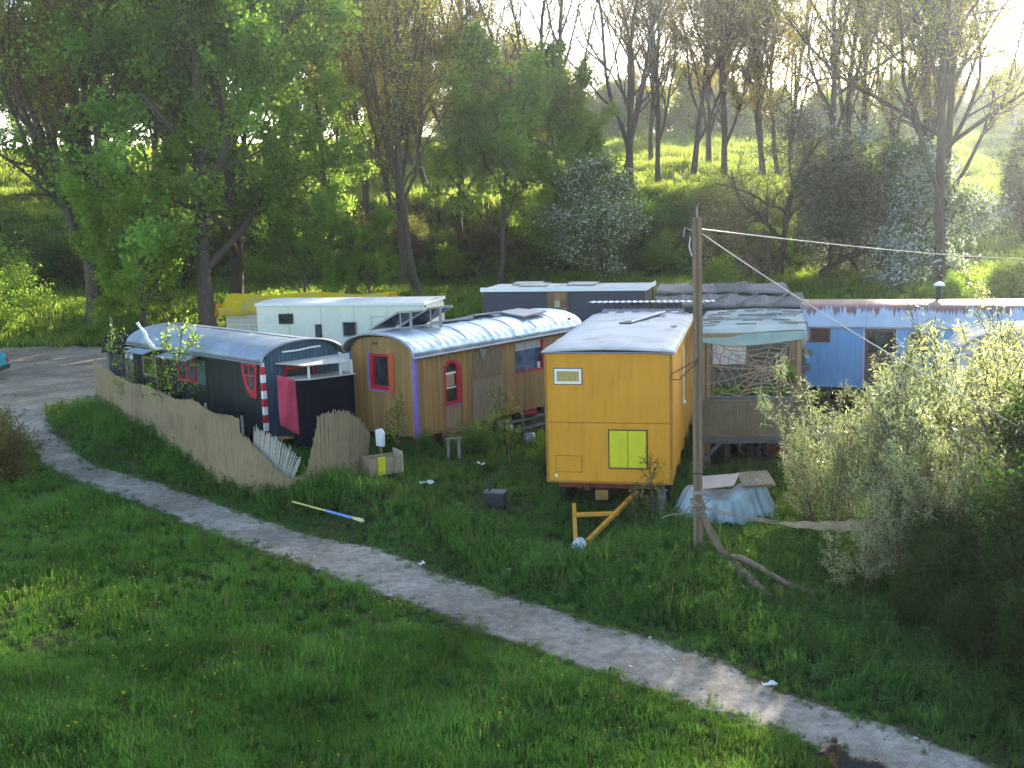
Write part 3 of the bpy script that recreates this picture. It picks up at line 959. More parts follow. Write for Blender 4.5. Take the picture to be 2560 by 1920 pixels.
# local y runs along its length to the left, local x away from the camera
MB().bx(0, 2.2, 0, 5.6, .75, 3.16).build('wall', M_cream, CB, bevel=.03)
cr = MB().grid(lambda u, v: (-.03 + u * 2.26, -.03 + v * 5.66, 3.17 + .05 * math.sin(u * math.pi)), 8, 8).build('roof', mat('weathered_white_roof', (.48, .49, .48), .6, var=.12), CB, solid=.02)
MB().bx(-.035, .0, -.035, 5.63, 3.10, 3.19).bx(.0, 2.23, -.035, -.001, 3.10, 3.19).build('roof_edge', M_white, cr)
for k in range(5):
    MB().bx(-.006, -.001, .1 + k * 1.1, .11 + k * 1.1, .8, 3.08).build('panel_seam', M_grey, CB)
for (ya, yb, za, zt, rr) in ((4.35, 4.84, 2.53, 2.86, .06), (2.23, 2.70, 2.12, 2.60, .02), (3.40, 3.62, 1.9, 2.52, .02)):
    wnd = frame4x(ya, yb, za, zt, .035, -.03, -.001).build('window', M_dark if ya != 2.23 else M_grey, CB, bevel=.01)
    MB().bx(-.016, -.002, ya + .035, yb - .035, za + .035, zt - .035).build('pane', M_glass if ya != 3.40 else M_glass2, wnd)
frame4x(1.25, 1.75, 1.9, 2.75, .012, -.012, -.001).build('door', M_grey, CB)
MB().disc((.10, -.01, 3.05), .04, 'y', 12, .03).disc((2.1, -.01, 3.05), .04, 'y', 12, .03).build('marker_lamp', M_dark, CB)
for wx, wy in ((.3, 1.2), (1.9, 1.2), (.3, 4.3), (1.9, 4.3)):
    wheel(CB, (wx, wy, .40), .40, .22)
MB().bx(.3, .45, .1, 5.5, .6, .748).bx(1.75, 1.9, .1, 5.5, .6, .748).build('chassis', M_dark, CB)

# ------------------------------------------------------------------ brick-clad trailer under a yellow tarpaulin
TB = thing('tarp_roof_trailer', 'pale clad trailer under a slack yellow tarpaulin beside two tree trunks', 'trailer', (-9.95, 39.2, 0), R(-10.5))
MB().bx(0, 5.5, 0, 2.3, .6, 2.72).build('wall', mat('wall_core', (.25, .22, .18), .8), TB)
M_clad = mat('pale_cladding', (.52, .46, .38), .8, var=.18, scale=5, rnd=.15, stain=(.3, .25, .2), sscale=7, slo=.6, shi=.75)
for k in range(14):
    MB().bx(-.004, 5.504, -.02, -.002, .62 + k * .15, .62 + (k + 1) * .15 - .012).build('clapboard', M_clad, TB, fix=False)
M_tarp = clothmat('yellow_tarpaulin', (.58, .42, .02), .35, .15, 1.2, stain=(.42, .36, .16))


def tarp(u, v):
    x = -.25 + u * 5.95
    y = -.16 + v * 2.6
    s = math.sin(v * math.pi)
    return (x, y, 2.74 + .42 * s ** .6 - .10 * (1 - s) * (1 + .4 * math.sin(u * 26)) + .05 * math.sin(u * 11 + v * 4) - .25 * max(0, .06 - u) / .06 * (1 - s))


tp = MB().grid(tarp, 60, 24).build('tarpaulin', M_tarp, TB, True)
MB().grid(lambda u, v: (-.28 - .1 * v, -.15 + u * .9, 2.9 - .42 * v + .05 * math.sin(u * 7)), 8, 6).build('tarpaulin_flap', clothmat('orange_tarpaulin', (.62, .26, .02), .4), tp, True)
MB().grid(lambda u, v: (-.2 + u * 5.8, -.17 + .02 * math.sin(u * 40), 2.80 - v * (.22 + .04 * math.sin(u * 17))), 60, 3).build('tarpaulin_hem', M_tarp, tp, True)

# ------------------------------------------------------------------ charcoal trailer
GT = thing('flat_roof_trailer', 'charcoal grey trailer with white roof edge and a window of coloured squares', 'trailer', (-.89, 37.6, 0), R(-14.6))
MB().bx(0, 5.4, 0, 2.3, .7, 3.24).build('wall', M_charcoal, GT)
gr = MB().bx(-.06, 5.48, -.08, 2.38, 3.25, 3.30).build('roof', M_felt, GT)
MB().bx(-.065, 5.485, -.10, -.081, 3.22, 3.36).bx(5.486, 5.51, -.09, 2.38, 3.22, 3.37).build('roof_edge', M_white, gr)
for k, (x, y) in enumerate(((1.0, .9), (2.6, 1.2), (.6, 1.6))):
    MB().add([(x, y, 3.33), (x + 1.0, y, 3.33), (x + 1.05, y + .5, 3.39), (x + .05, y + .5, 3.39)], [(0, 1, 2, 3)]).build('roof_board', M_grey, gr, solid=.03)
gw = frame4(2.20, 2.90, 2.40, 3.20, .04, -.04, -.001).build('window', mat('brown_frame', (.20, .09, .04), .6), GT)
cols = [(.20, .10, .05), (.28, .14, .07), (.20, .13, .05), (.16, .10, .05), (.42, .38, .22), (.15, .09, .05), (.18, .12, .05), (.14, .08, .05), (.24, .18, .06)]
for k, c in enumerate(cols):
    i, j = k % 3, k // 3
    MB().bx(2.245 + i * .205, 2.435 + i * .205, -.03, -.002, 3.155 - (j + 1) * .24 + .012, 3.155 - j * .24).build('pane', mat('stained_square_%d' % k, c, .35, var=.2), gw)
ge = MB().bx(5.401, 5.44, .06, .16, .7, 3.2).bx(5.401, 5.44, 2.2, 2.29, .7, 3.2).build('end_frame', mat('dark_red_frame', (.14, .02, .03), .6), GT)
MB().bx(5.401, 5.41, .165, 2.195, .75, 3.15).build('end_door', M_dark, GT)
for wx, wy in ((.9, .25), (4.5, .25), (.9, 2.05), (4.5, 2.05)):
    wheel(GT, (wx, wy, .38), .38, .2, 'y')

# ------------------------------------------------------------------ shed with patched corrugated roof
SH = thing('tin_roof_shed', 'low timber shed under patched rusty corrugated iron sheets', 'shed', (5.0, 37.4, 0), R(-6))
MB().bx(.0, .12, 0, .12, 0, 2.45).build('post', M_greywood, SH)
MB().bx(4.5, 4.62, 0, .12, 0, 2.45).build('post', M_greywood, SH)
for k in range(9):
    MB().bx(.0, 4.62, .13 + .004 * (k % 2), .17, .05 + k * .26, .05 + (k + 1) * .26 - .015).build('plank', M_greywood, SH, fix=False)
MB().bx(-.1, 4.8, -.25, -.1, 2.36, 2.5).build('eave_beam', M_dark, SH)


def csheet(x0, wx, y0, ly, zz, rise, tw, pitch=.076):
    def f(u, v):
        x = x0 + u * wx
        return (x + tw * v, y0 + v * ly, zz + v * rise + .018 * math.sin(x / pitch * 2 * math.pi) + .02 * math.sin(u * 5 + v * 3))
    return f


for k, a in enumerate([(-.15, 1.0, -.35, 1.9, 2.55, .32, .10), (.78, 1.0, -.30, 1.8, 2.58, .30, .03), (1.7, 1.0, -.38, 1.8, 2.55, .33, -.04), (2.6, 1.05, -.35, 1.9, 2.55, .28, .05), (3.6, 1.2, -.30, 1.9, 2.52, .28, .12), (-.1, 1.1, 1.35, 1.7, 2.90, .20, .2), (.95, 1.1, 1.35, 1.6, 2.90, .18, .0), (2.0, 1.1, 1.3, 1.7, 2.90, .22, .1), (3.1, 1.4, 1.3, 1.7, 2.84, .22, .0)]):
    MB().grid(csheet(*a), 60, 4).build('roof_sheet', M_corr if k not in (4, 7) else M_greywood, SH, True, solid=.008)
for k in range(4):
    MB().tube([(.3 + k * 1.1, -.4, 2.63), (1.3 + k * 1.05, .9 + .2 * k, 2.85)], .03, 5).build('roof_batten', M_greywood, SH)

# ------------------------------------------------------------------ light blue wagon
LB = thing('railway_wagon', 'light blue wagon with streaked rusty metal barrel roof behind the willow shrubs', 'wagon', (8.32, 31.9, 0), R(-18.6))
Ll = 8.6
MB().bx(0, Ll, 0, 2.4, .70, 2.40).build('wall', M_bluewall, LB)
for k in range(17):
    a = k * .5 + .02
    MB().bx(a, min(Ll, a + .485), -.022, -.002, .68, 2.39).build('wall_board', M_bluewall, LB, fix=False)


def lroof(u, v):
    t = v
    y = -.06 + t * 2.52
    z = 2.40 + .66 * (1 - abs(2 * t - 1) ** 3.2) ** (1 / 1.7)
    return (-.05 + u * (Ll + .1), y, z)


lr = MB().grid(lroof, 40, 40).build('roof', M_drip, LB, True)
MB().bx(-.06, Ll + .06, -.075, -.055, 2.37, 2.42).build('roof_gutter', M_grey, lr)
MB().prism([(lroof(0, v)[1], lroof(0, v)[2] - .01) for v in np.linspace(0, 1, 25)], 'x', -.02, .0).build('roof_end', mat('roof_end_red', (.20, .06, .05), .7), lr)
for k in range(6):
    MB().tube([Vector(lroof(.02 + k * .19, v)) + Vector((0, -.004, .006)) for v in np.linspace(0, .5, 14)], .008, 4).build('roof_seam', M_grey, lr)
for (xa, xb, za, zt, fm, fwid) in ((.27, .81, 1.98, 2.36, mat('dark_red_frame', (.14, .02, .03)), .04), (2.91, 3.42, 1.66, 2.27, M_wood2, .05)):
    wnd = frame4(xa, xb, za, zt, fwid, -.06, -.024).build('window', fm, LB)
    MB().bx(xa + fwid, xb - fwid, -.035, -.0235, za + fwid, zt - fwid).build('pane', glassmat('brown_glass', (.05, .03, .025), .1), wnd)
dr = MB().bx(1.76, 2.58, -.045, -.024, .75, 2.36).build('door', mat('brown_door', (.10, .06, .045), .6), LB)
MB().bx(1.85, 2.5, -.055, -.046, 1.7, 2.28).build('pane', M_glass, dr)
MB().bx(1.7, 1.755, -.05, -.024, .7, 2.38).bx(2.585, 2.64, -.05, -.024, .7, 2.38).build('door_frame', mat('lilac_paint', (.35, .36, .55), .6), dr)
for wx in (1.2, 2.2, 6.2, 7.2):
    for wy in (.35, 2.05):
        wheel(LB, (wx, wy, .38), .38, .14, 'y')
MB().bx(0, Ll, .1, .25, .52, .69).bx(0, Ll, 2.1, 2.25, .52, .69).build('chassis', M_dark, LB)
vt = thing('stove_chimney', 'dark stove chimney with a pale round cap above the light blue wagon', 'chimney', (12.4, 32.3, 3.0), 0)
MB().tube([(0, 0, -.1), (0, 0, .42)], .07, 10).build('pipe', M_dark, vt)
MB().grid(lambda u, v: (.16 * math.cos(u * 6.2832) * math.sin(v * 1.6), .16 * math.sin(u * 6.2832) * math.sin(v * 1.6), .44 + .10 * math.cos(v * 1.6)), 16, 6).build('cap', M_white, vt, True)

# ------------------------------------------------------------------ veranda beside the ochre wagon
VE = thing('veranda', 'raised wooden veranda with reed parapet and slatted sheet roof', 'veranda', (0, 0, 0))
A_, B_ = Vector((4.30, 24.95, 0)), Vector((6.40, 24.70, 0))
back = Vector((1.15, 5.0, 0))
for nm, p in (('post', A_), ('post', B_), ('post', B_ + back), ('post', A_ + back), ('post', A_ + Vector((.13, .06, 0)))):
    MB().bx(p.x - .05, p.x + .05, p.y - .05, p.y + .05, gz(p.x, p.y) if p is not A_ else 0, 3.10).build(nm, M_post, VE, bevel=.008)
for k in range(20):                                 # floor boards
    t = k / 20
    a, b = A_ + back * t, B_ + back * t
    MB().add([(a.x, a.y, .80), (b.x, b.y, .80), (b.x + .05, b.y + .235, .80), (a.x + .05, a.y + .235, .80), (a.x, a.y, .76), (b.x, b.y, .76), (b.x + .05, b.y + .235, .76), (a.x + .05, a.y + .235, .76)],
             [(0, 1, 2, 3), (7, 6, 5, 4), (0, 4, 5, 1), (1, 5, 6, 2), (2, 6, 7, 3), (3, 7, 4, 0)]).build('floor_board', M_greywood, VE, fix=False)
MB().bar((4.15, 24.9, .70), (6.5, 24.62, .70), .1, .16).bar((4.15, 24.95, 1.64), (6.42, 24.66, 1.64), .04, .06).build('beam', M_greywood, VE)
MB().bar((4.2, 24.9, .1), (4.7, 24.85, .65), .08).build('brace', M_greywood, VE)
MB().bx(6.46, 6.53, 24.62, 24.72, 0, 1.3).build('parapet_edge', M_white, VE)


def reedpanel(P, heights, name, parent, m, step=.018, seed=1, lean=None, z_of=None, rag=.03):
    """a mat of single reeds standing side by side along polyline P; heights at its vertices"""
    r = np.random.default_rng(seed)
    P = np.asarray(P, float)
    d = np.concatenate([[0], np.cumsum(np.linalg.norm(np.diff(P, axis=0), axis=1))])
    n = int(d[-1] / step)
    t = np.linspace(0, d[-1], n) + r.normal(0, .002, n)
    x, y = np.interp(t, d, P[:, 0]), np.interp(t, d, P[:, 1])
    H = np.interp(t, d, heights) + r.normal(0, rag, n)
    zbse = z_of(x, y) if z_of else np.zeros(n)
    tx, ty = np.gradient(x), np.gradient(y)
    nn = np.hypot(tx, ty) + 1e-9
    tx, ty = tx / nn, ty / nn
    nxn, nyn = -ty, tx
    off = r.normal(0, .002, n)
    lx = np.interp(t, d, lean[0]) if lean is not None else np.zeros(n)
    ly = np.interp(t, d, lean[1]) if lean is not None else np.zeros(n)
    tilt = r.normal(0, .003, n)
    V = np.zeros((n, 6, 3))
    hw = step * .52
    for k, (s, o) in enumerate(((-1, 0), (0, -.009), (1, 0))):
        for j, (zz, hh) in enumerate(((0., 0.), (1., 1.))):
            V[:, k * 2 + j, 0] = x + tx * (s * hw) + nxn * (o + off) + hh * (lx + tilt * tx)
            V[:, k * 2 + j, 1] = y + ty * (s * hw) + nyn * (o + off) + hh * (ly + tilt * ty)
            V[:, k * 2 + j, 2] = zbse + zz * H
    base = np.arange(n)[:, None] * 6
    I = (base + np.array([[0, 2, 3, 1, 2, 4, 5, 3]])).ravel()
    o = obj(name, fast_mesh(name, V.reshape(-1, 3), 4, I, [m]), parent)
    o['kind'] = 'stuff'
    return o


reedpanel([(4.26, 24.84), (6.48, 24.57)], [.82, .80], 'reed_mat', VE, M_reed, .014, 4, None, lambda x, y: .80 + 0 * x, .012)
reedpanel([(6.44, 24.62), (6.9, 26.4)], [.82, .80], 'reed_mat', VE, M_reed, .016, 5, None, lambda x, y: .80 + 0 * x, .012)
M_sheet = clothmat('milky_roof_sheet', (.74, .78, .72), .5, .1, 1.5, stain=(.42, .47, .42))


def vroof(u, v):
    p = A_ + (B_ - A_) * (u * 1.16 - .08) + back * (v * 1.02 - .01)
    return (p.x, p.y, 3.20 - .10 * v + .05 * math.sin(u * 3.0) + .018 * math.sin(v * 2 * math.pi * 30) - .12 * max(0, .05 - v) / .05 * (.6 + .4 * math.sin(u * 4)))


vr = MB().grid(vroof, 14, 180).build('roof', M_sheet, VE, True)
random.seed(11)
for k in range(34):
    v = .10 + .8 * ((k * .618) % 1)
    u = random.random() * .85 - .02
    a = Vector(vroof(u, v)) + Vector((0, 0, .035))
    b = Vector(vroof(min(1.02, u + .10 + .16 * random.random()), v)) + Vector((0, 0, .035))
    MB().bar(a, b, .05, .02).build('roof_batten', M_greywood, vr)
MB().grid(lambda u, v: Vector(vroof(u, 0)) + Vector((0, -.03 - .02 * v, -.02 - v * (.16 + .10 * math.sin(u * 3.1)))), 20, 5).build('roof_valance', clothmat('pale_green_film', (.45, .60, .56), .4), vr, True)
MB().grid(lambda u, v: (6.60 + .05 * math.sin(v * 9) + .03 * u, 24.75 + u * .5, 3.12 - v * .62), 6, 12).build('roof_flap', M_white, vr, True)
MB().bar((4.2, 24.9, 3.08), (6.6, 24.65, 3.08), .07, .09).bar((4.25, 25.0, 3.06), (5.4, 29.9, 2.98), .07).bar((6.42, 24.75, 3.06), (7.55, 29.7, 2.98), .07).build('roof_beam', M_post, VE)

# clutter beneath the veranda, darkened and backed by a black sheet for deep shade
CLT = thing('scrap_heap', 'heap of old boards and a tyre under the veranda, black sheet added for shade', 'scrap heap', (5.3, 25.6, 0), R(-6))
for k in range(9):
    a = -1.0 + k * .24
    MB().bar((a, .25 + .1 * (k % 3), .02), (a + .35 - .1 * (k % 4), .5 + .3 * (k % 2), .66 - .06 * (k % 3)), .12, .03).build('board', (M_greywood, M_dark, M_charcoal)[k % 3], CLT)
wheel(CLT, (.75, .1, .27), .27, .16, 'y')
MB().grid(lambda u, v: (-1.1 + u * 2.2, .9 + .1 * math.sin(u * 9), .7 * (1 - v) + .03 * math.sin(u * 20)), 24, 4).build('dark_sheet', M_blackcloth, CLT, True)  # black sheet added to give deep shade under the floor
MB().tube([(-.1, -.05, .5), (.0, -.1, .42), (-.05, -.1, .3), (.08, -.12, .18)], [.02, .015, .012, .01], 6).build('pale_stick', M_reedpale, CLT)
# rope web
WB = thing('rope_web', 'spider web of brown rope strung across the veranda opening', 'rope web', (0, 0, 0))
M_rope = mat('brown_rope', (.42, .29, .17), .9, var=.25, scale=30)
cx, cz = .63, 2.30
ends = [(0, 3.05), (.28, 3.08), (.75, 3.08), (1, 3.05), (1, 2.55), (1, 2.25), (1, 1.85), (.82, 1.67), (.6, 1.66), (.35, 1.66), (.12, 1.67), (0, 1.95), (0, 2.4), (0, 2.75)]


def wp(u, z):
    p = A_ + (B_ - A_) * (.04 + .93 * u)
    return Vector((p.x, p.y - .02, z))


for (u, z) in ends:
    MB().tube([wp(cx, cz), (wp(cx, cz) + wp(u, z)) / 2 - Vector((0, 0, .03)), wp(u, z)], .012, 5).build('radial_rope', M_rope, WB)
for ring in range(7):
    t = .10 + ring * .125
    pts = []
    for i in range(len(ends) + 1):
        u, z = ends[i % len(ends)]
        tt = t * (.85 + .3 * ((i * 37 + ring * 11) % 10) / 10)
        p = wp(cx + (u - cx) * tt, cz + (z - cz) * tt)
        if pts:
            pts.append((Vector(pts[-1]) + p) / 2 * .96 + wp(cx, cz) * .04)
        pts.append(p)
    MB().tube(pts, .011, 4).build('ring_rope', M_rope, WB)

# stacked boards behind the veranda
ST = thing('board_stack', 'stack of weathered grey boards seen through the rope web', 'boards', (5.3, 31.0, 0), R(-10))
for k in range(9):
    MB().bx(-.2 + random.random() * .3, 2.8 + random.random() * .3, .2 + random.random() * .1, .5, .9 + k * .2, .9 + k * .2 + .16).build('board', M_greywood, ST, fix=False)
MB().bx(.1, .25, .2, .55, 0, .89).bx(2.4, 2.55, .2, .55, 0, .89).build('trestle', M_greywood, ST)
CL = thing('laundry_sheet', 'pale sheet hanging under a blue line of cloth behind the rope web', 'laundry', (5.25, 28.9, 0), R(-6))
MB().grid(lambda u, v: (u * .85, .04 * math.sin(u * 12) * v, 2.48 - v * .66), 24, 8).build('sheet', clothmat('pale_sheet', (.62, .64, .70), .35, stain=(.4, .42, .5)), CL, True)
MB().grid(lambda u, v: (-.05 + u * .95, -.03 + .12 * v, 2.56 - v * .09 + .02 * math.sin(u * 17)), 24, 3).build('blue_cloth', clothmat('blue_cloth', (.10, .22, .55), .2), CL, True)
MB().bx(-.04, -.01, -.02, .01, .8, 2.6).bx(.9, .93, -.02, .01, .8, 2.6).build('stand', M_post, CL)
PT = thing('garden_table', 'small brown table with plants behind the rope web', 'table', (6.75, 28.2, .8), 0)
MB().bx(-.05, .75, -.2, .3, .62, .67).build('top', mat('red_brown_board', (.16, .07, .06), .7), PT)
for x, y in ((0, -.15), (.7, -.15), (0, .25), (.7, .25)):
    MB().bx(x - .02, x + .02, y - .02, y + .02, 0, .62).build('leg', M_greywood, PT)

# ------------------------------------------------------------------ reed fence along the path
RF = thing('reed_fence', 'long brown reed screen fence sagging along the path verge', 'fence', (0, 0, 0))
F1 = [(-12.45, 33.1), (-11.6, 31.4), (-10.0, 28.9), (-8.3, 26.55), (-6.95, 24.75), (-5.85, 23.5)]
T1 = [1.84, 1.84, 1.82, 1.82, 1.84, 1.76]
zf = lambda x, y: hgt(x, y) - .02
cuts = [0, 2, 3, 4, 5]
for a, b in zip(cuts[:-1], cuts[1:]):
    P = F1[a:b + 1]
    hh = [T1[i] - gz(*F1[i]) for i in range(a, b + 1)]
    reedpanel(P, hh, 'reed_mat', RF, M_reed, .017, 20 + a, None, zf, .012)
reedpanel([(-5.85, 23.48), (-5.4, 23.0), (-4.9, 22.65), (-4.5, 22.45), (-4.2, 22.35)], [1.30, 1.05, .55, .35, .30], 'reed_mat', RF, M_reed, .016, 30, None, zf, .035)
reedpanel([(-5.62, 23.35), (-5.1, 22.9), (-4.65, 22.62)], [1.28, 1.05, .62], 'fallen_reed_mat', RF, M_reedpale, .017, 31, ([.15, .22, .28], [-.1, -.12, -.15]), lambda x, y: hgt(x, y) + .08, .05)
reedpanel([(-4.25, 22.4), (-3.98, 22.42), (-3.7, 22.5), (-3.45, 22.65), (-3.3, 23.0), (-3.25, 23.5), (-3.25, 24.0)], [.35, 1.42, 1.48, 1.5, 1.25, 1.0, .8], 'reed_mat', RF, M_reed, .015, 32, ([0, .03, .05, .05, .06, .08, .1], [0, 0, 0, 0, .05, .1, .1]), zf, .03)
for (x, y), t in zip(F1, T1):
    g = gz(x, y)
    MB().tube([(x + .05, y + .07, g - .1), (x + .05, y + .07, t + .03)], .03, 7).build('fence_post', M_greywood, RF)
for k in range(len(F1) - 1):
    for fz in (.35, .8):
        (xa, ya), (xb, yb) = F1[k], F1[k + 1]
        MB().tube([(xa + .02, ya + .02, gz(xa, ya) + fz * 1.3), (xb + .02, yb + .02, gz(xb, yb) + fz * 1.3)], .008, 4).build('binding_wire', M_dark, RF)

# ------------------------------------------------------------------ lean-to at the far end of the dark wagon
LT = thing('lean_to', 'small lean-to with black tarpaulin top and grey slats at the fence end', 'lean-to', (-11.6, 31.9, 0), R(8))
for x in (0, .95):
    MB().bx(x, x + .06, 0, .06, gz(-11.5, 32), 2.45).build('post', M_greywood, LT)
MB().bx(-.02, .04, .9, .96, 0, 3.15).build('post', M_greywood, LT)
for k in range(7):
    MB().bx(.52, .94, -.03, -.01, 1.1 + k * .18, 1.1 + k * .18 + .165).build('slat', M_white if k > 4 else M_wood2, LT, fix=False)
MB().bx(.06, .5, 0, .02, .6, 2.3).build('cloth_side', M_charcoal, LT)
MB().grid(lambda u, v: (-.12 + u * 1.2, -.1 + v * 1.2, 2.58 + .14 * math.sin(u * 3) * math.sin(v * 3) - .38 * max(0, .35 - v) / .35 + .04 * math.sin(u * 14)), 20, 14).build('tarpaulin', clothmat('black_plastic', (.02, .022, .03), .05), LT, True)
SG = thing('white_branch', 'twisted white painted branch propped against the dark wagon roof', 'branch', (-9.3, 28.1, 0))
MB().tube([(-.08, 0, 3.42), (-.02, .0, 3.30), (.10, -.02, 3.14), (.12, 0, 3.0), (.22, -.03, 2.86), (.30, 0, 2.76), (.38, 0, 2.73), (.52, .02, 2.75)], [.045, .03, .05, .045, .055, .05, .045, .02], 8).build('bough', M_white, SG, True)
MB().tube([(.30, 0, 2.74), (.28, .06, 2.2), (.3, .1, 1.2), (.3, .1, .4)], .02, 6).build('prop_stick', M_post, SG)

# ------------------------------------------------------------------ utility pole and wires
UP_ = thing('utility_pole', 'grooved square timber pole standing before the ochre wagon', 'pole', (3.03, 18.05, 0), R(-8))
g = .028
sec = [(-.075, -.075), (-.02, -.075), (-.02, -.05), (.02, -.05), (.02, -.075), (.075, -.075), (.075, -.02), (.055, -.02), (.055, .02), (.075, .02), (.075, .075), (-.075, .075), (-.075, .02), (-.055, .02), (-.055, -.02), (-.075, -.02)]
V, Fc = [], []
zsn = np.linspace(-.1, 5.8, 24)
for i, z in enumerate(zsn):
    for (a, b) in sec:
        V.append((a + .006 * math.sin(z * 2), b + .004 * math.sin(z * 3), z))
ns = len(sec)
for i in range(len(zsn) - 1):
    for k in range(ns):
        Fc.append((i * ns + k, i * ns + (k + 1) % ns, (i + 1) * ns + (k + 1) % ns, (i + 1) * ns + k))
Fc.append(tuple((len(zsn) - 1) * ns + k for k in range(ns)))
MB().add(V, Fc).build('shaft', M_pole, UP_)
MB().bx(-.085, .085, -.085, .085, 1.28, 1.33).build('band', M_grey, UP_)
MB().bx(-.084, .084, -.084, .084, 1.62, 1.64).build('band', M_dark, UP_)
MB().tube([(0, 0, 5.78), (-.01, 0, 5.95), (.03, .01, 6.05)], [.012, .008, .004], 5).build('spike', M_grey, UP_)
MB().tube([(-.11, -.02, 5.5), (-.13, 0, 5.35), (-.09, -.03, 5.2)], .012, 5).tube([(-.09, 0, 5.6), (-.2, 0, 5.65), (-.22, 0, 5.5)], .006, 4).build('insulator', M_white, UP_)
MB().tube([(.02, -.1, 3.55), (-.15, -.12, 3.45), (-.42, -.12, 3.3), (-.45, -.12, 3.22), (-.3, -.12, 3.2), (-.1, -.1, 3.4), (.0, -.1, 3.5)], .008, 4).build('wire_loop', M_dark, UP_)
M_dead0 = mat('old_rope', (.24, .19, .14), .9, var=.3, scale=20)
rp = MB()
for k in range(6):
    z = .96 + k * .035
    rp.tube([(.11 * math.cos(a) * (1 + .15 * math.sin(3 * a + k)), .11 * math.sin(a) * (1 + .15 * math.cos(2 * a + k)), z + .03 * math.sin(a + k)) for a in np.linspace(0, 6.283, 14)], .014, 5)
rp.tube([(-.1, -.05, 1.1), (-.25, -.1, .95), (-.45, -.1, .93), (-.6, -.12, .88)], .013, 5)
rp.tube([(.1, -.05, 1.1), (.2, -.12, 1.2), (.05, -.15, 1.22)], .013, 5)
rp.build('rope_coil', M_dead0, UP_)


def wire(name, a, b, sag, r, m, label):
    a, b = Vector(a), Vector(b)
    pts = [a.lerp(b, t) - Vector((0, 0, sag * 4 * t * (1 - t))) for t in np.linspace(0, 1, 24)]
    o = MB().tube(pts, r, 5).build(name, m)
    return tag(o, label, 'wire')


M_wire = mat('pale_cable', (.55, .48, .42), .5, var=.1)
wire('cable', (3.10, 18.05, 5.62), (22.0, 48.0, 3.2), .1, .009, M_wire, 'taut pale cable running from the pole top towards the right trees')
wire('guy_wire', (3.10, 18.03, 5.55), (7.6, 15.4, 2.55), .12, .010, M_wire, 'thin guy wire sloping from the pole top into the willow shrubs')

# hammock
HM = thing('hammock', 'long pale hammock slung from the pole into the willow shrubs', 'hammock', (0, 0, 0))
ha, hb = Vector((3.12, 18.0, 1.02)), Vector((7.6, 16.9, 1.25))


def hpt(t):
    return ha.lerp(hb, t) - Vector((0, 0, .34 * 4 * t * (1 - t)))


MB().tube([hpt(t) for t in np.linspace(0, .28, 8)], .012, 5).tube([hpt(t) + Vector((0, .02, .03)) for t in np.linspace(0, .26, 8)], .010, 5).build('rope', M_dead0, HM)
MB().tube([hpt(t) for t in np.linspace(.86, 1, 5)], .014, 5).build('rope', M_dead0, HM)
MB().grid(lambda u, v: hpt(.26 + .62 * u) + Vector((0, (v - .5) * .22 * math.sin(u * math.pi) ** .5, (-.02 + .22 * (v - .5) ** 2 - .10 * (.5 - v)) * math.sin(u * math.pi) ** .5 + .01 * math.sin(u * 50))), 50, 12).build('sling', clothmat('straw_weave', (.42, .31, .18), .25, .2, 12), HM, True, solid=.015)

# driftwood at the pole foot
DW = thing('fallen_branch', 'forked dead branch lying at the foot of the timber pole', 'branch', (0, 0, 0))
M_dead = mat('dead_wood', (.17, .12, .08), .9, var=.35, scale=6, bump=.4, bscale=25)
MB().tube([(3.1, 17.95, .95), (3.22, 17.8, .62), (3.42, 17.6, .30), (3.5, 17.4, .12)], [.05, .06, .065, .05], 8).tube([(3.42, 17.55, .34), (3.62, 17.2, .40), (3.85, 16.9, .33), (4.1, 16.5, .24), (4.35, 16.25, .20), (4.55, 16.1, .2)], [.05, .055, .05, .045, .035, .02], 8).tube([(3.45, 17.5, .25), (3.6, 16.9, .2), (3.75, 16.3, .12), (3.95, 15.8, .08)], [.09, .11, .08, .04], 8).tube([(4.4, 16.2, .2), (4.5, 16.0, .1), (4.55, 15.8, .02)], [.03, .025, .01], 6).tube([(2.68, 18.2, .25), (2.85, 18.1, .14), (3.0, 18.0, .08)], [.05, .05, .04], 8).tube([(3.2, 17.9, .05), (3.35, 17.75, .06)], [.05, .03], 7).build('bough', M_dead, DW, True)

# tarp-covered heap
TH = thing('tarp_heap', 'heap covered with a pale blue tarpaulin beside the ochre wagon', 'heap', (0, 0, 0))


def heap(u, v):
    a = u * 2 * math.pi
    ca, sa = math.cos(a), math.sin(a)
    q = (abs(ca) ** 4 + abs(sa) ** 4) ** -.25              # squarish plan
    rr = v
    x = 4.02 + 1.02 * rr * ca * q * (1 + .05 * math.sin(3 * a + 1))
    y = 20.95 + .55 * rr * sa * q * (1 + .06 * math.cos(2 * a))
    top = .66 + .16 * math.sin(x * 2.6 + .9) + .05 * math.sin(y * 7)
    drop = ss(.62, 1.0, rr) ** .8
    fold = (.07 * math.sin(13 * a + 2.1) + .05 * math.sin(29 * a + 1.)) * max(0, rr - .55) * 2
    sagp = -.09 * math.exp(-((x - 3.95) / .28) ** 2) * (1 - drop)
    h = top * (1 - float(drop)) + sagp + .02 * math.sin(x * 17 + y * 9)
    return (x + fold * ca, y + fold * sa, max(h, .03 + .03 * math.sin(11 * a)))


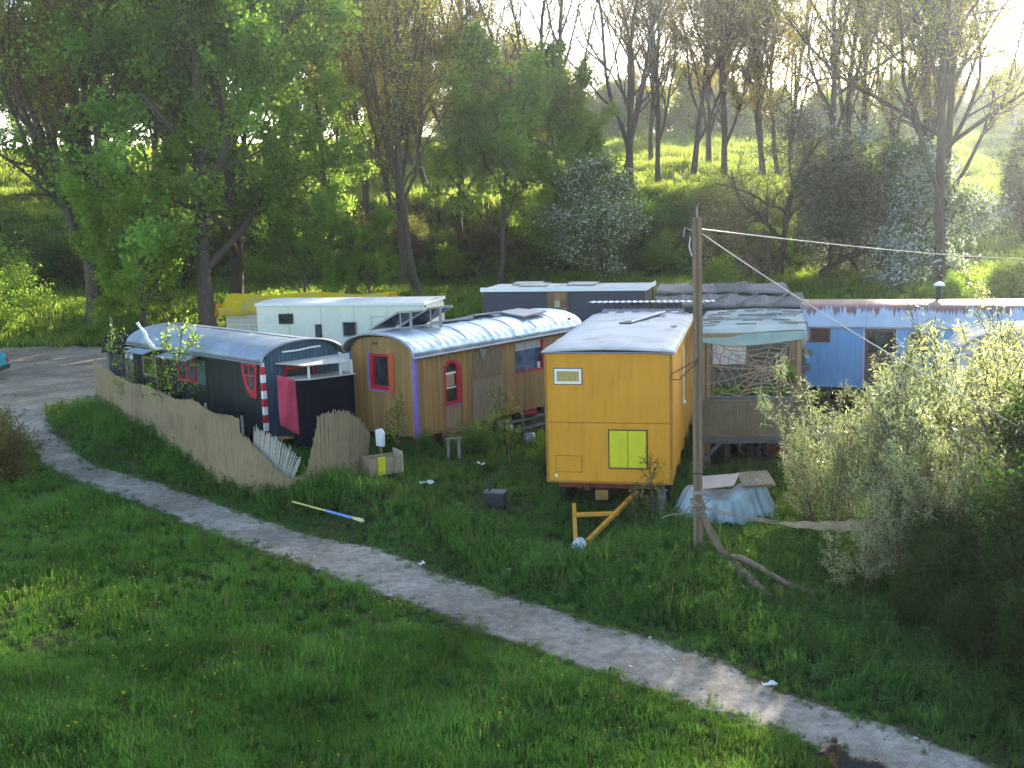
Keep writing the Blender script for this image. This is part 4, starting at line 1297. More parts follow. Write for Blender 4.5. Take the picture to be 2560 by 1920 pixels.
MB().grid(heap, 140, 26).build('tarpaulin', clothmat('pale_blue_tarp', (.48, .57, .61), .25, .12, 3.5, stain=(.34, .40, .41)), TH, True, solid=.01)
MB().bx(3.5, 4.5, 20.7, 21.4, .05, .45).build('log_pile', M_greywood, TH)
BD = tag(MB().add([(3.30, 20.55, .66), (4.14, 20.60, .72), (4.34, 21.05, .84), (3.55, 21.05, .80)], [(0, 1, 2, 3)]).build('plywood_sheet', mat('pinkish_board', (.42, .33, .28), .7, var=.12), None, solid=.025), 'pinkish board lying on the pale blue tarpaulin behind the pole', 'board')
PA = thing('slatted_pallet', 'slatted wooden rack lying on the right end of the pale blue tarpaulin', 'rack', (4.62, 20.58, .70), R(4))
PA.rotation_euler = (R(14), 0, R(4))
for k in range(13):
    MB().bx(-.30 + k * .048, -.30 + k * .048 + .028, .0, .55, .0 + .02 * k / 13, .025 + .02 * k / 13).build('slat', M_wood2, PA, fix=False)
MB().bx(-.31, .33, .02, .07, -.03, -.002).bx(-.31, .33, .46, .51, -.03, -.002).build('cross_bar', M_wood2, PA)

# ------------------------------------------------------------------ clutter around the wagons
CR = thing('wooden_crate', 'old open wooden crate with one yellow board on the weedy verge', 'crate', (-2.78, 23.0, gz(-2.78, 23.0) + .05), R(28))
for k in range(4):
    MB().bx(-.36 + k * .18, -.36 + k * .18 + .165, -.25, -.23, .02, .38 + .02 * (k % 2)).build('slat', M_limey if k == 1 else M_wood2, CR, fix=False)
MB().bx(-.36, .36, .23, .25, .02, .36).build('side_panel', M_wood2, CR)
MB().bx(.36, .38, -.25, .25, .02, .46).build('side_panel', mat('pale_plank', (.42, .36, .27), .8), CR)
MB().bx(-.38, -.36, -.25, .25, .02, .38).build('side_panel', M_wood2, CR)
MB().bx(-.36, .36, -.23, .23, .02, .04).build('bottom_panel', M_wood2, CR)

JC = thing('white_canister', 'white plastic canister wedged beside the reed fence end', 'canister', (-2.97, 24.45, .86), R(-25))
MB().prism([(-.09, 0), (.10, -.02), (.11, .30), (.04, .40), (-.10, .36)], 'y', -.05, .05).build('body', mat('white_plastic_shell', (.74, .77, .78), .35, var=.05), JC, bevel=.02)
MB().tube([(.02, 0, .38), (.03, 0, .43)], .025, 8).build('cap', M_red, JC)
MB().tube([(0, 0, .02), (.02, .02, -.4)], .025, 6).build('stake', M_post, JC)

SK = thing('striped_stick', 'long yellow and blue wrapped stick lying beside the path', 'stick', (0, 0, 0))
za, zb_ = Vector((-4.45, 21.75, gz(-4.4, 21.8) + .22)), Vector((-2.92, 20.55, gz(-2.9, 20.6) + .14))
MB().tube([za, za.lerp(zb_, .5)], .020, 8).build('yellow_half', mat('faded_yellow', (.45, .45, .12), .7, var=.4, scale=14), SK)
MB().tube([za.lerp(zb_, .5), za.lerp(zb_, .88)], .026, 8).build('blue_half', mat('faded_blue', (.14, .24, .55), .6, var=.3, scale=9), SK)
MB().tube([za.lerp(zb_, .88), zb_, za.lerp(zb_, 1.03)], [.026, .045, .02], 8).build('tip', mat('straw_yellow', (.5, .47, .25), .7, var=.3, scale=14), SK)

SB = thing('stake_bench', 'tiny bench of two dark stakes and a crosspiece among the weeds', 'bench', (-1.35, 24.45, gz(-1.35, 24.45)), R(-5))
MB().bx(-.14, -.08, -.03, .03, 0, .42).build('stake', M_greywood, SB)
MB().bx(.10, .16, -.03, .03, 0, .44).build('stake', M_greywood, SB)
MB().tube([(-.17, 0, .44), (.2, 0, .47)], .025, 6).build('crosspiece', M_greywood, SB)

GRL = thing('small_stove', 'small rusty black box stove with a stub pipe in the grass', 'stove', (-.38, 21.2, gz(-.38, 21.2) - .06), R(-12))
GRL.scale = (.85, .85, .85)
MB().bx(-.22, .22, -.16, .16, .12, .42).build('body', M_dark, GRL, bevel=.01)
MB().bx(-.25, .25, -.19, .19, .42, .45).build('top', M_charcoal, GRL)
MB().tube([(-.15, .05, .45), (-.15, .05, .68)], .035, 10).disc((-.15, .05, .69), .045, 'z', 10, .04).build('pipe', M_dark, GRL)
for x, y in ((-.19, -.13), (.19, -.13), (-.19, .13), (.19, .13)):
    MB().bx(x - .02, x + .02, y - .02, y + .02, 0, .12).build('leg', M_dark, GRL)

# odds and ends under the wooden wagon (its own local frame)
JS = thing('storage_shelf', 'low cluttered shelf under the honey brown wagon', 'shelf', (-3.06, 26.2, 0), R(-38.8))
MB().bx(.75, 1.15, 2.9, 4.9, .30, .34).bx(.75, 1.15, 2.9, 4.9, .55, .57).build('shelf_board', M_greywood, JS)
for y in (2.92, 3.9, 4.86):
    MB().bx(1.08, 1.13, y, y + .05, .1, .76).build('post', M_greywood, JS)
CU = tag(MB().grid(lambda u, v: (0 + .20 * math.cos(u * 6.2832) * math.sin(v * math.pi), .32 * math.sin(u * 6.2832) * math.sin(v * math.pi), .09 * math.cos(v * math.pi)), 20, 10).build('red_cushion', clothmat('red_cloth', (.30, .03, .04), .1), None, True), 'red cushion on the shelf under the honey brown wagon', 'cushion')
CU.location = Vector((-3.06, 26.2, 0)) + Matrix.Rotation(R(-38.8), 3, 'Z') @ Vector((.98, 4.3, .67))
CU.rotation_euler = (0, 0, R(-38.8))
WS = tag(MB().grid(lambda u, v: (.16 * math.cos(u * 6.2832) * math.sin(v * math.pi) * (1 + .2 * math.sin(u * 20)), .22 * math.sin(u * 6.2832) * math.sin(v * math.pi), .12 * math.cos(v * math.pi) * (1 + .15 * math.sin(u * 13))), 20, 10).build('white_sack', clothmat('sack_cloth', (.6, .6, .62), .2), None, True), 'white sack on the shelf under the honey brown wagon', 'sack')
WS.location = Vector((-3.06, 26.2, 0)) + Matrix.Rotation(R(-38.8), 3, 'Z') @ Vector((1.0, 3.35, .46))
BK = thing('metal_bucket', 'upturned grey metal bucket beside the honey brown wagon', 'bucket', (.40, 27.6, gz(.4, 27.6)))
MB().tube([(0, 0, 0), (0, 0, .32)], [.19, .14], 16).build('shell', M_grey, BK, True)
MB().tube([(.19 * math.cos(a), .19 * math.sin(a), .01) for a in np.linspace(0, 6.283, 20)], .012, 5).build('lip', M_grey, BK)
BX = thing('brown_box', 'brown wooden box pushed under the honey brown wagon', 'box', (-1.55, 26.0, gz(-1.5, 26)), R(-38))
MB().bx(-.2, .2, 0, .9, .02, .30).build('body', mat('brown_box_wood', (.17, .085, .04), .8, var=.3), BX, bevel=.01)
MB().bx(-.22, .22, -.02, .92, .30, .33).build('lid', mat('brown_box_wood', (.17, .085, .04)), BX)

# litter
for k, (x, y, s, lab) in enumerate(((-.15, 17.85, .06, 'crumpled white paper scrap on the grass edge of the path'), (-1.62, 18.45, .08, 'torn pale paper strip on the far edge of the path'), (1.45, 13.9, .03, 'small white scrap lying on the gravel path'), (3.12, 13.25, .09, 'white paper strip at the bend of the verge'), (-.25, 24.3, .16, 'white crumpled wrapper in the weeds near the honey brown wagon'), (-.75, 24.1, .12, 'pale flat scrap beside the young staked tree'), (-1.8, 22.3, .15, 'pale piece of board lying in the grass behind the path'))):
    p = MB().grid(lambda u, v: ((u - .5) * s * 2, (v - .5) * s, .03 + .25 * s * math.sin(u * 7 + k) * math.cos(v * 5 + k)), 8, 6).build('paper_scrap', clothmat('paper', (.70, .72, .72), .2), None, False)
    p.location = (x, y, gz(x, y) + .05)
    p.rotation_euler = (0, 0, k * 1.1)
    tag(p, lab, 'litter')

# ------------------------------------------------------------------ white tent
TN = thing('white_tent', 'large sunlit white canvas tent behind the willow shrubs', 'tent', (12.0, 25.2, 0), R(-15))
M_canvas = clothmat('white_canvas', (.70, .69, .66), .45, .06, 1.0)


def tent(u, v):
    a = math.pi * u
    w, hh = 2.1, 2.95
    x = -w * math.copysign(abs(math.cos(a)) ** .55, math.cos(a)) + .03 * math.sin(v * 22) * math.sin(a)
    z = hh * abs(math.sin(a)) ** .5 - .06 * abs(math.sin(v * math.pi * 3))
    return (x, v * 1.9, z)


MB().grid(tent, 40, 40).build('canvas', M_canvas, TN, True, solid=.01)
MB().prism([(tent(u, 0)[0], tent(u, 0)[2]) for u in np.linspace(0, 1, 30)], 'y', -.01, .0).build('end_wall', M_canvas, TN)
for k in range(4):
    MB().tube([Vector(tent(u, k / 3)) * .99 for u in np.linspace(.02, .98, 24)], .03, 6).build('hoop', M_grey, TN)

# ------------------------------------------------------------------ bicycle leaning at the veranda
BI = thing('bicycle', 'dark bicycle leaning beside the veranda corner', 'bicycle', (7.05, 25.1, gz(7.05, 25.1)), R(72))
for x in (-.5, .5):
    wv = MB().tube([(x + .33 * math.cos(a), 0, .34 + .33 * math.sin(a)) for a in np.linspace(0, 6.2832, 26)], .018, 5).build('wheel', M_black, BI)
    sp_ = MB()
    for k in range(8):
        a = k * math.pi / 8
        sp_.tube([(x + .32 * math.cos(a), 0, .34 + .32 * math.sin(a)), (x - .32 * math.cos(a), 0, .34 - .32 * math.sin(a))], .003, 3)
    sp_.build('spokes', M_grey, wv)
MB().tube([(-.5, 0, .34), (-.05, 0, .30), (-.18, 0, .78), (-.5, 0, .34)], .014, 6).tube([(-.05, 0, .30), (.33, 0, .80), (-.18, 0, .76)], .016, 6).tube([(.5, 0, .34), (.36, 0, .78), (.33, 0, .92)], .015, 6).build('frame', M_dark, BI)
MB().tube([(.28, -.26, .97), (.36, -.2, .95), (.34, 0, .93), (.36, .2, .95), (.28, .26, .97)], .013, 6).build('handlebar', M_grey, BI)
MB().prism([(-.32, -.05), (-.1, -.015), (-.1, .015), (-.32, .05)], 'z', .86, .91).build('saddle', M_black, BI)
MB().tube([(-.18, 0, .76), (-.2, 0, .87)], .013, 6).build('seat_post', M_grey, BI)

# ------------------------------------------------------------------ turquoise car at the yard edge
TC = thing('parked_car', 'turquoise car parked at the edge of the earth yard', 'car', (-21.55, 42.2, 0), R(4))
M_turq = mat('turquoise_paint', (.03, .36, .40), .25, var=.05, spec=.6)
prof = [(-2.1, .35), (2.05, .35), (2.12, .55), (2.08, .85), (1.95, .98), (1.45, 1.02), (.95, 1.40), (-.45, 1.42), (-1.05, 1.0), (-1.95, .88), (-2.12, .6)]
MB().prism(prof, 'y', -.78, .78).build('body', M_turq, TC, bevel=.06)
for s in (-1, 1):
    MB().prism([(1.30, 1.02), (.90, 1.34), (.30, 1.35), (.30, 1.02)], 'y', s * .785 - .004, s * .785 + .004).build('window', M_glass, TC)
    MB().prism([(.24, 1.02), (.24, 1.35), (-.40, 1.35), (-.88, 1.02)], 'y', s * .785 - .004, s * .785 + .004).build('window', M_glass, TC)
    MB().bx(2.06, 2.13, s * .66 - .09, s * .66 + .09, .60, .80).build('tail_light', M_red, TC)
    for x in (-1.3, 1.3):
        wheel(TC, (x, s * .72, .31), .31, .18, 'y', M_grey)
MB().bx(2.05, 2.17, -.74, .74, .38, .52).build('bumper', M_dark, TC)
# ------------------------------------------------------------------ vegetation: skeletons, leaves, trees
M_bark = mat('grey_brown_bark', (.085, .066, .050), .95, var=.4, scale=5, stretch=(3, 3, .6), bump=.6, bscale=12)
M_bark2 = mat('brown_bark', (.095, .060, .040), .95, var=.4, scale=5, stretch=(3, 3, .6), bump=.5, bscale=12)
M_twig = mat('willow_stem', (.12, .075, .04), .9, var=.3)
LM = {
    'maple': leafmat('maple_leaves', (.105, .205, .05), (.46, .68, .09), .55),
    'lime': leafmat('lime_green_leaves', (.115, .205, .045), (.45, .66, .08), .55),
    'bud': leafmat('bronze_young_leaves', (.145, .12, .045), (.44, .36, .09), .5),
    'budgreen': leafmat('yellow_green_young_leaves', (.15, .17, .04), (.50, .50, .08), .5),
    'apple': leafmat('apple_leaves', (.095, .15, .065), (.26, .36, .10), .45),
    'petal': leafmat('white_blossom', (.80, .80, .80), (.75, .75, .72), .45, var=.1),
    'willow': leafmat('willow_leaves', (.20, .26, .12), (.62, .68, .25), .55, patch=.8, gloss=.10, rough=.35),
    'dark': leafmat('dark_shrub_leaves', (.035, .075, .02), (.10, .19, .03), .35, patch=.9),  # darker than other leaves, thicket shade put into the colour
    'vine': leafmat('withered_vine', (.12, .11, .085), (.26, .22, .14), .45),
    'brush': leafmat('brown_brush', (.10, .095, .042), (.26, .26, .07), .35),
    'ever': leafmat('dark_evergreen', (.018, .040, .014), (.04, .08, .015), .25),
    'nettle': leafmat('nettle_leaves', (.072, .145, .050), (.26, .44, .06), .45, patch=.7),
    'pale': leafmat('pale_herb_leaves', (.14, .22, .08), (.25, .38, .08), .4, patch=.7),
}


def unit(v):
    return v / (np.linalg.norm(v) + 1e-9)


def skeleton(seed, H, r, spec, lean=(0, 0), bend=None, fork=0):
    """spec: list of per-level dicts n,ratio,ang,start,up,wob,seg. Returns (branches, tips)."""
    g = np.random.default_rng(seed)
    out, tips = [], []
    last = len(spec)

    def grow(P, d, Ln, rad, lev):
        s = spec[min(lev, last - 1)]
        n = (7, 6, 4, 3, 2)[min(lev, 4)]
        pts, rs = [P], [rad]
        dirs = [d]
        for i in range(n):
            d = unit(d + g.normal(0, s['wob'], 3) + np.array([0, 0, s['up']]))
            P = P + d * Ln / n
            pts.append(P)
            dirs.append(d)
            rs.append(max(rad * (1 - (i + 1) / n * (.72 if lev else .62)), .006))
        out.append((pts, rs, lev))
        if lev >= last - 1:
            tips.append(pts)
            return
        if lev >= 1:
            tips.append(pts[-2:])
        c = spec[lev + 1]
        k0 = g.random() * 6.28
        for k in range(c['n']):
            t = c['start'] + (1 - c['start']) * (k + g.random()) / c['n']
            f = min(t * n, n - 1e-6)
            i = int(f)
            p = pts[i] + (pts[i + 1] - pts[i]) * (f - i)
            dd = dirs[i + 1]
            az = k0 + k * 2.4 + g.normal(0, .3)
            ang = c['ang'] * (.75 + .5 * g.random())
            a = unit(np.cross(dd, [.3, .2, 1] if abs(dd[2]) < .9 else [1, 0, 0]))
            b = np.cross(dd, a)
            nd = dd * math.cos(ang) + (a * math.cos(az) + b * math.sin(az)) * math.sin(ang)
            shp = c.get('taper', .45)
            l2 = Ln * c['ratio'] * (1 - shp * t) * (.75 + .5 * g.random())
            rr = (rs[i] * (1 - (f - i)) + rs[i + 1] * (f - i)) * c.get('rad', .62)
            grow(p, nd, l2, max(rr, .007), lev + 1)
    d0 = unit(np.array([lean[0], lean[1], 1.]))
    if fork:
        out0 = []
        fh = H * .16
        P0 = np.zeros(3)
        out.append(([P0 + np.array([0, 0, -.3]), P0 + d0 * fh * .5, P0 + d0 * fh * 1.02], [r * 1.35, r, r * .95], 0))
        for k in range(fork):
            a = 2 * math.pi * (k + .3 * g.random()) / fork
            nd = unit(d0 + .38 * np.array([math.cos(a), math.sin(a), 0]))
            grow(P0 + d0 * fh * .95, nd, H * .8 * (.8 + .3 * g.random()), r * .62, 0)
    else:
        grow(np.array([0, 0, -.3]), d0, H, r, 0)
        out[0][1][0] *= 1.25
    return out, tips


def branch_mesh(name, out, m, lo, hi):
    mb = MB()
    for pts, rs, lev in out:
        if lo <= lev <= hi:
            mb.tube([Vector(p) for p in pts], [float(x) for x in rs], (9, 6, 4, 3, 3)[min(lev, 4)], cap=False)
    me = bpy.data.meshes.new(name)
    me.from_pydata(mb.v, [], mb.f)
    me.materials.append(m)
    me.polygons.foreach_set('use_smooth', [True] * len(me.polygons))
    return me


def leaf_mesh(name, tips, N_, size, spread, mats, seed, aspect=.75, droop=0., mix=None, minz=None):
    """N_ small bent leaf faces scattered round the twig lines"""
    g = np.random.default_rng(seed)
    segA = np.array([p[i] for p in tips for i in range(len(p) - 1)])
    segB = np.array([p[i + 1] for p in tips for i in range(len(p) - 1)])
    ln = np.linalg.norm(segB - segA, axis=1)
    # some twigs are lush, some nearly bare
    wt = ln * np.repeat(g.gamma(1.6, 1., len(tips)), [len(p) - 1 for p in tips])
    pick = g.choice(len(segA), N_, p=wt / wt.sum())
    t = g.random((N_, 1))
    P = segA[pick] * (1 - t) + segB[pick] * t + g.normal(0, spread, (N_, 3))
    P[:, 2] -= droop * g.random(N_)
    if minz is not None:
        P[:, 2] = np.maximum(P[:, 2], minz + g.random(N_) * .2)
    a = g.normal(0, 1, (N_, 3))
    a[:, 2] -= .35
    a /= np.linalg.norm(a, axis=1)[:, None]
    b = np.cross(a, g.normal(0, 1, (N_, 3)))
    b /= np.linalg.norm(b, axis=1)[:, None]
    s = size * (.6 + .8 * g.random((N_, 1)))
    V = np.zeros((N_, 4, 3))
    V[:, 0] = P
    V[:, 1] = P + a * s * .5 + b * s * aspect * .5
    V[:, 2] = P + a * s
    V[:, 3] = P + a * s * .5 - b * s * aspect * .5
    mi = None
    if mix is not None:
        mi = (g.random(N_) < mix).astype(int)
    return fast_mesh(name, V.reshape(-1, 3), 4, np.arange(N_ * 4), mats, mi)


def make_tree(name, seed, H, r, spec, N_, size, spread, leaf, bark=None, lean=(0, 0), fork=0, aspect=.75, droop=0., mix=None, mats=None):
    out, tips = skeleton(seed, H, r, spec, lean, fork=fork)
    big = branch_mesh(name + '_trunk', out, bark or M_bark, 0, 1)
    small = branch_mesh(name + '_branches', out, bark or M_bark, 2, 9)
    lv = leaf_mesh(name + '_leaves', tips, N_, size, spread, mats or [LM[leaf]], seed + 1, aspect, droop, mix) if N_ else None
    return dict(trunk=big, twigs=small, crown=lv)


def plant_tree(name, T, label, cat, x, y, s=1., rz=0., group=None, z=None, sz=None):
    o = thing(name, label, cat, (x, y, gz(x, y) - .05 if z is None else z), rz, group)
    o.scale = (s, s, sz or s)
    obj('trunk', T['trunk'], o)
    b = obj('branches', T['twigs'], o)
    b['kind'] = 'stuff'
    if T['crown']:
        c = obj('crown', T['crown'], o)
        c['kind'] = 'stuff'
    return o


def lv(n, ratio, ang, start, up, wob, taper=.45, rad=.62):
    return dict(n=n, ratio=ratio, ang=ang, start=start, up=up, wob=wob, taper=taper, rad=rad)


SP_round = [lv(0, 1, 0, 0, .12, .06), lv(12, .50, .95, .14, .08, .10, .35), lv(8, .45, .75, .2, .04, .16), lv(6, .42, .7, .2, .0, .2)]
SP_up = [lv(0, 1, 0, 0, .10, .06), lv(11, .60, .50, .16, .16, .10, .35), lv(8, .46, .55, .15, .08, .15), lv(7, .45, .6, .15, .05, .2), lv(4, .5, .6, .2, .03, .2)]
SP_wide = [lv(0, 1, 0, 0, .10, .07), lv(11, .66, .85, .18, .08, .12, .35), lv(8, .45, .7, .2, .05, .17), lv(6, .42, .7, .15, .02, .2)]
SP_oak = [lv(0, 1, 0, 0, .10, .07), lv(11, .66, .75, .22, .10, .12, .35), lv(8, .45, .65, .2, .05, .17), lv(7, .42, .7, .15, .02, .2), lv(3, .5, .6, .2, .0, .2)]
SP_fork = [lv(0, 1, 0, 0, .10, .09), lv(8, .50, .6, .2, .12, .12, .35), lv(7, .45, .6, .2, .05, .17), lv(6, .45, .7, .15, .0, .2), lv(3, .5, .6, .2, .0, .2)]
SP_small = [lv(0, 1, 0, 0, .05, .15), lv(10, .75, .95, .18, .05, .15, .3), lv(8, .5, .8, .2, -.02, .2), lv(5, .45, .7, .2, -.05, .2)]

T_maple = make_tree('maple', 21, 19.5, .40, SP_round, 36000, .22, .30, 'maple')
T_maple2 = make_tree('maple_b', 22, 17.0, .34, SP_wide, 34000, .22, .32, 'maple')
T_lime = make_tree('lime', 23, 12.8, .18, SP_round, 30000, .20, .26, 'lime', lean=(.16, 0))
T_pollard = make_tree('pollard', 24, 19, .40, SP_fork, 30000, .12, .25, 'bud', fork=5)
T_bud = make_tree('bud', 25, 19, .24, SP_up, 26000, .11, .20, 'bud')
T_bud2 = make_tree('bud_b', 26, 18, .22, SP_up, 14000, .11, .22, 'budgreen', lean=(-.12, 0))
T_bare = make_tree('bare', 27, 18, .24, SP_up, 7000, .09, .16, 'bud', lean=(.1, 0))
T_bare2 = make_tree('bare_b', 28, 19, .28, SP_fork, 8000, .09, .16, 'bud', fork=3)
T_oak = make_tree('spreading', 29, 20, .30, SP_oak, 15000, .12, .25, 'budgreen', fork=0)
T_thick = make_tree('thick', 30, 18, .26, SP_up, 32000, .17, .25, 'bud')
T_apple = make_tree('apple', 31, 4.9, .16, SP_small, 30000, .12, .26, 'apple', mats=[LM['apple'], LM['petal']], mix=.20)
T_blos = make_tree('blossom', 32, 6.6, .20, SP_small, 46000, .12, .30, 'apple', lean=(.75, 0), mats=[LM['apple'], LM['petal']], mix=.45)
T_vine = make_tree('vine', 33, 8.6, .22, SP_small, 52000, .16, .30, 'vine', droop=4.2, aspect=.22)
T_ever = make_tree('evergreen', 34, 14, .25, SP_round, 40000, .18, .4, 'ever')
T_far = make_tree('hill_tree', 35, 9, .20, SP_round, 18000, .24, .40, 'budgreen')
T_far2 = make_tree('hill_tree_b', 36, 9, .2, SP_wide, 16000, .2, .40, 'bud')

G_bank = 'trees along the bank foot'
plant_tree('pollard_tree', T_pollard, 'old pollarded tree with pale forked trunk at the yard edge', 'tree', -21.3, 57.5, 1., .4)
plant_tree('maple_tree', T_maple, 'tall leafy green tree rising behind the dark zinc roofed wagon', 'tree', -14.7, 54.5, 1., 1.0)
plant_tree('maple_tree', T_maple2, 'leafy green tree with thick trunk at the yellow tarpaulin trailer', 'tree', -14.5, 58.8, 1.08, 2.2)
plant_tree('maple_tree', T_maple2, 'broad dark green tree between the pollarded tree and the tall leafy one', 'tree', -19.5, 63, 1.1, 4.0)
plant_tree('maple_tree', T_maple, 'green tree on the bank slope with a dark bare lower trunk', 'tree', -11.3, 74, .66, 3.0)
plant_tree('budding_tree', T_bud2, 'slim budding tree leaning over the cream trailer', 'tree', -5.2, 64, 1.0, .3)
plant_tree('budding_tree', T_bud, 'bronze budding tree on the bank just behind the slim leaning tree', 'tree', -6.6, 70, 1.0, 1.3)
plant_tree('budding_tree', T_bud, 'bronze budding tree at the bank top beside the bare trees', 'tree', -3.2, 76, .95, 2.9)
plant_tree('budding_tree', T_thick, 'bushy bronze tree at the bank top left of the bare trees', 'tree', -9.5, 78, .95, 2.0)
plant_tree('lime_tree', T_lime, 'fresh green young tree behind the charcoal trailer', 'tree', -.7, 70.5, 1.06, 0.)
plant_tree('lime_tree', T_lime, 'fresh green tree between the bare trees and the apple tree', 'tree', 4.0, 73, .85, 2.5)
plant_tree('apple_tree', T_apple, 'low round apple tree with sparse blossom behind the charcoal trailer', 'tree', 5.9, 67.5, 1.2, .3)
plant_tree('bare_tree', T_bare2, 'bare dark tree with upright limbs on the bank top', 'tree', 8.9, 82, 1.0, .5)
plant_tree('bare_tree', T_bare, 'bare leaning tree beside the upright bare tree on the bank top', 'tree', 5.3, 84, 1., 2.4)
plant_tree('bare_tree', T_bare2, 'bare many limbed tree behind the fresh green young tree', 'tree', 1.2, 83, .95, 3.6)
plant_tree('bare_tree', T_bare, 'slender bare tree between the bronze trees and the fresh green tree', 'tree', -2.0, 88, 1.0, 1.1)
plant_tree('field_tree', T_thick, 'dark bushy tree leaning at the meadow edge above the vine thicket', 'tree', 17.8, 93, 1.0, .8)
plant_tree('field_tree', T_thick, 'dark bushy tree with brownish crown behind the vine thicket', 'tree', 21.5, 95, .98, 2.9)
plant_tree('field_tree', T_bare, 'thin leafless tree leaning over the sunny meadow', 'tree', 15.6, 95, 1.05, 5.0)
plant_tree('field_tree', T_bud, 'twin stemmed leafing tree above the white blossom tree', 'tree', 27.2, 90, 1.0, .2)
plant_tree('field_tree', T_bud2, 'slim leafing tree close to the twin stemmed one', 'tree', 28.6, 93, 1.0, 3.3)
plant_tree('spreading_tree', T_oak, 'wide spreading leafing tree beside the light blue wagon', 'tree', 23.8, 62, 1.0, .6)
plant_tree('spreading_tree', T_oak, 'second spreading leafing tree close behind the wide one', 'tree', 25.4, 66, .95, 3.4)
plant_tree('vine_thicket', T_vine, 'drooping grey brown vine thicket over a dead tree', 'vine thicket', 16.7, 69.5, 1.1, .2)
plant_tree('blossom_tree', T_blos, 'white flowering tree with a curved leaning trunk', 'tree', 18.2, 67.5, 1.3, 0.)
plant_tree('blossom_tree', T_apple, 'small flowering tree overlapping the curved trunk one', 'tree', 22.6, 68, 1.3, 1.4)
plant_tree('evergreen_tree', T_ever, 'dark evergreen tree past the light blue wagon', 'tree', 31.0, 63, .52, .5)
plant_tree('evergreen_tree', T_ever, 'dark evergreen tree behind the spreading trees', 'tree', 34.0, 72, .55, 2.2)
for k, (x, y, s) in enumerate(((32.0, 88, 1.3), (36.0, 93, 1.35), (24.5, 86, .95))):  # trees added here to throw shade over the foreground meadow
    plant_tree('field_tree', (T_thick, T_bud, T_oak)[k % 3], 'tree added to the wood past the spreading trees to shade the foreground', 'tree', x, y, s, k * 1.9, 'trees added for shade along the meadow edge')
for x, y, s, lab in ((-17.4, 53.5, .62, 'young light green tree low in front of the tall leafy one'), (-10.4, 56.0, .50, 'young light green tree beside the yellow tarpaulin'), (-7.2, 58.5, .36, 'young green tree behind the yellow tarpaulin'), (-19.0, 55.5, .5, 'young green tree close to the pollarded trunk')):
    plant_tree('young_tree', T_lime, lab, 'tree', x, y, s, x * 3)
for k, (x, y, s) in enumerate(((10.5, 100, 1.0), (13.5, 106, .95), (18.5, 104, .95), (24.0, 100, 1.0), (30.5, 101, 1.0), (12.0, 90, .9), (33.0, 97, 1.0), (38, 104, 1.05), (27, 108, .95), (21, 110, .9))):
    plant_tree('meadow_edge_tree', (T_bare, T_bud, T_bare2, T_bud2)[k % 4], 'slender sparsely leafed tree rising from the sunny meadow', 'tree', x, y, s, k * 2.1, 'sparse trees on the meadow')
gg = np.random.default_rng(77)
# wooded hillside behind the left trees, single trees on the meadow top
HILL = []
for k in range(26):
    x = -62 + k * 2.25 + gg.normal(0, 1.2)
    y = 84 + (k * 17 % 5) * 9 + gg.normal(0, 2)
    HILL.append((x, y))
kinds = [T_bud2, T_maple2, T_lime, T_bud, T_maple]
for k, (x, y) in enumerate(HILL):
    plant_tree('hillside_tree', kinds[k % 5], 'tree of the wooded hillside behind the pollarded tree', 'tree', x, y, .82 + .3 * gg.random(), gg.random() * 6, 'trees of the wooded hillside')
for k in range(26):
    x = -10 + k * 1.9 + gg.normal(0, 1.5)
    y = 112 + (k * 7 % 4) * 9
    if x > 3:
        continue
    plant_tree('hill_tree', (T_far, T_far2)[k % 2], 'small yellow green tree on the slope behind the bare trees', 'tree', x, y, .8 + .3 * gg.random(), gg.random() * 6, 'small trees on the slope')
for x, y, s in ((22.5, 142, .85), (27, 146, .7), (14, 150, .7), (6, 148, .9), (36, 150, .5), (-4, 146, 1.0), (62, 140, .75), (68, 146, .8), (57, 150, .6), (74, 138, .9)):
    plant_tree('meadow_tree', T_far, 'round tree on the skyline of the sunny meadow', 'tree', x, y, s, x, 'trees on the meadow skyline')

for k in range(30):
    x = -2 + k * 2.7 + gg.normal(0, .8)
    plant_tree('hedge_tree', (T_far, T_far2, T_far)[k % 3], 'small tree of the hedge along the top of the sunny meadow', 'tree', x, 149 + 5 * gg.random(), .38 + .35 * gg.random(), k * 1.3, 'hedge on the meadow top')

# brush on the dark bank
SP_bush = [lv(0, 1, 0, 0, .05, .2), lv(7, .9, .8, .05, .08, .15, .2), lv(6, .6, .7, .1, .0, .2)]


def make_bush(name, seed, H, N_, size, spread, leaf, nst=6, spec=None, upr=.35, aspect=.75, bark=None, rs=.03, droop=0.):
    g = np.random.default_rng(seed)
    outs, tips = [], []
    for k in range(nst):
        a = g.random() * 6.28
        o, t = skeleton(seed * 31 + k, H * (.7 + .4 * g.random()), rs, spec or SP_bush, (upr * math.cos(a) * (.4 + g.random()), upr * math.sin(a) * (.4 + g.random())))
        off = np.array([math.cos(a) * .18 * H * .25, math.sin(a) * .18 * H * .25, 0])
        outs += [([p + off for p in pts], r_, lev) for pts, r_, lev in o]
        tips += [[p + off for p in pts] for pts in t]
    tips += [pts[len(pts) // 2:] for pts, r_, lev in outs if lev == 0]
    return dict(trunk=branch_mesh(name + '_stems', outs, bark or M_twig, 0, 9), crown=leaf_mesh(name + '_leaves', tips, N_, size, spread, [LM[leaf]], seed, aspect, droop, minz=.02))


def plant_bush(name, T, label, x, y, s=1., rz=0., group=None, cat='shrub', sz=None, z=None):
    o = thing(name, label, cat, (x, y, (gz(x, y) - .03) if z is None else z), rz, group)
    o.scale = (s, s, sz or s)
    st = obj('stems', T['trunk'], o)
    st['kind'] = 'stuff'
    c = obj('foliage', T['crown'], o)
    c['kind'] = 'stuff'
    return o


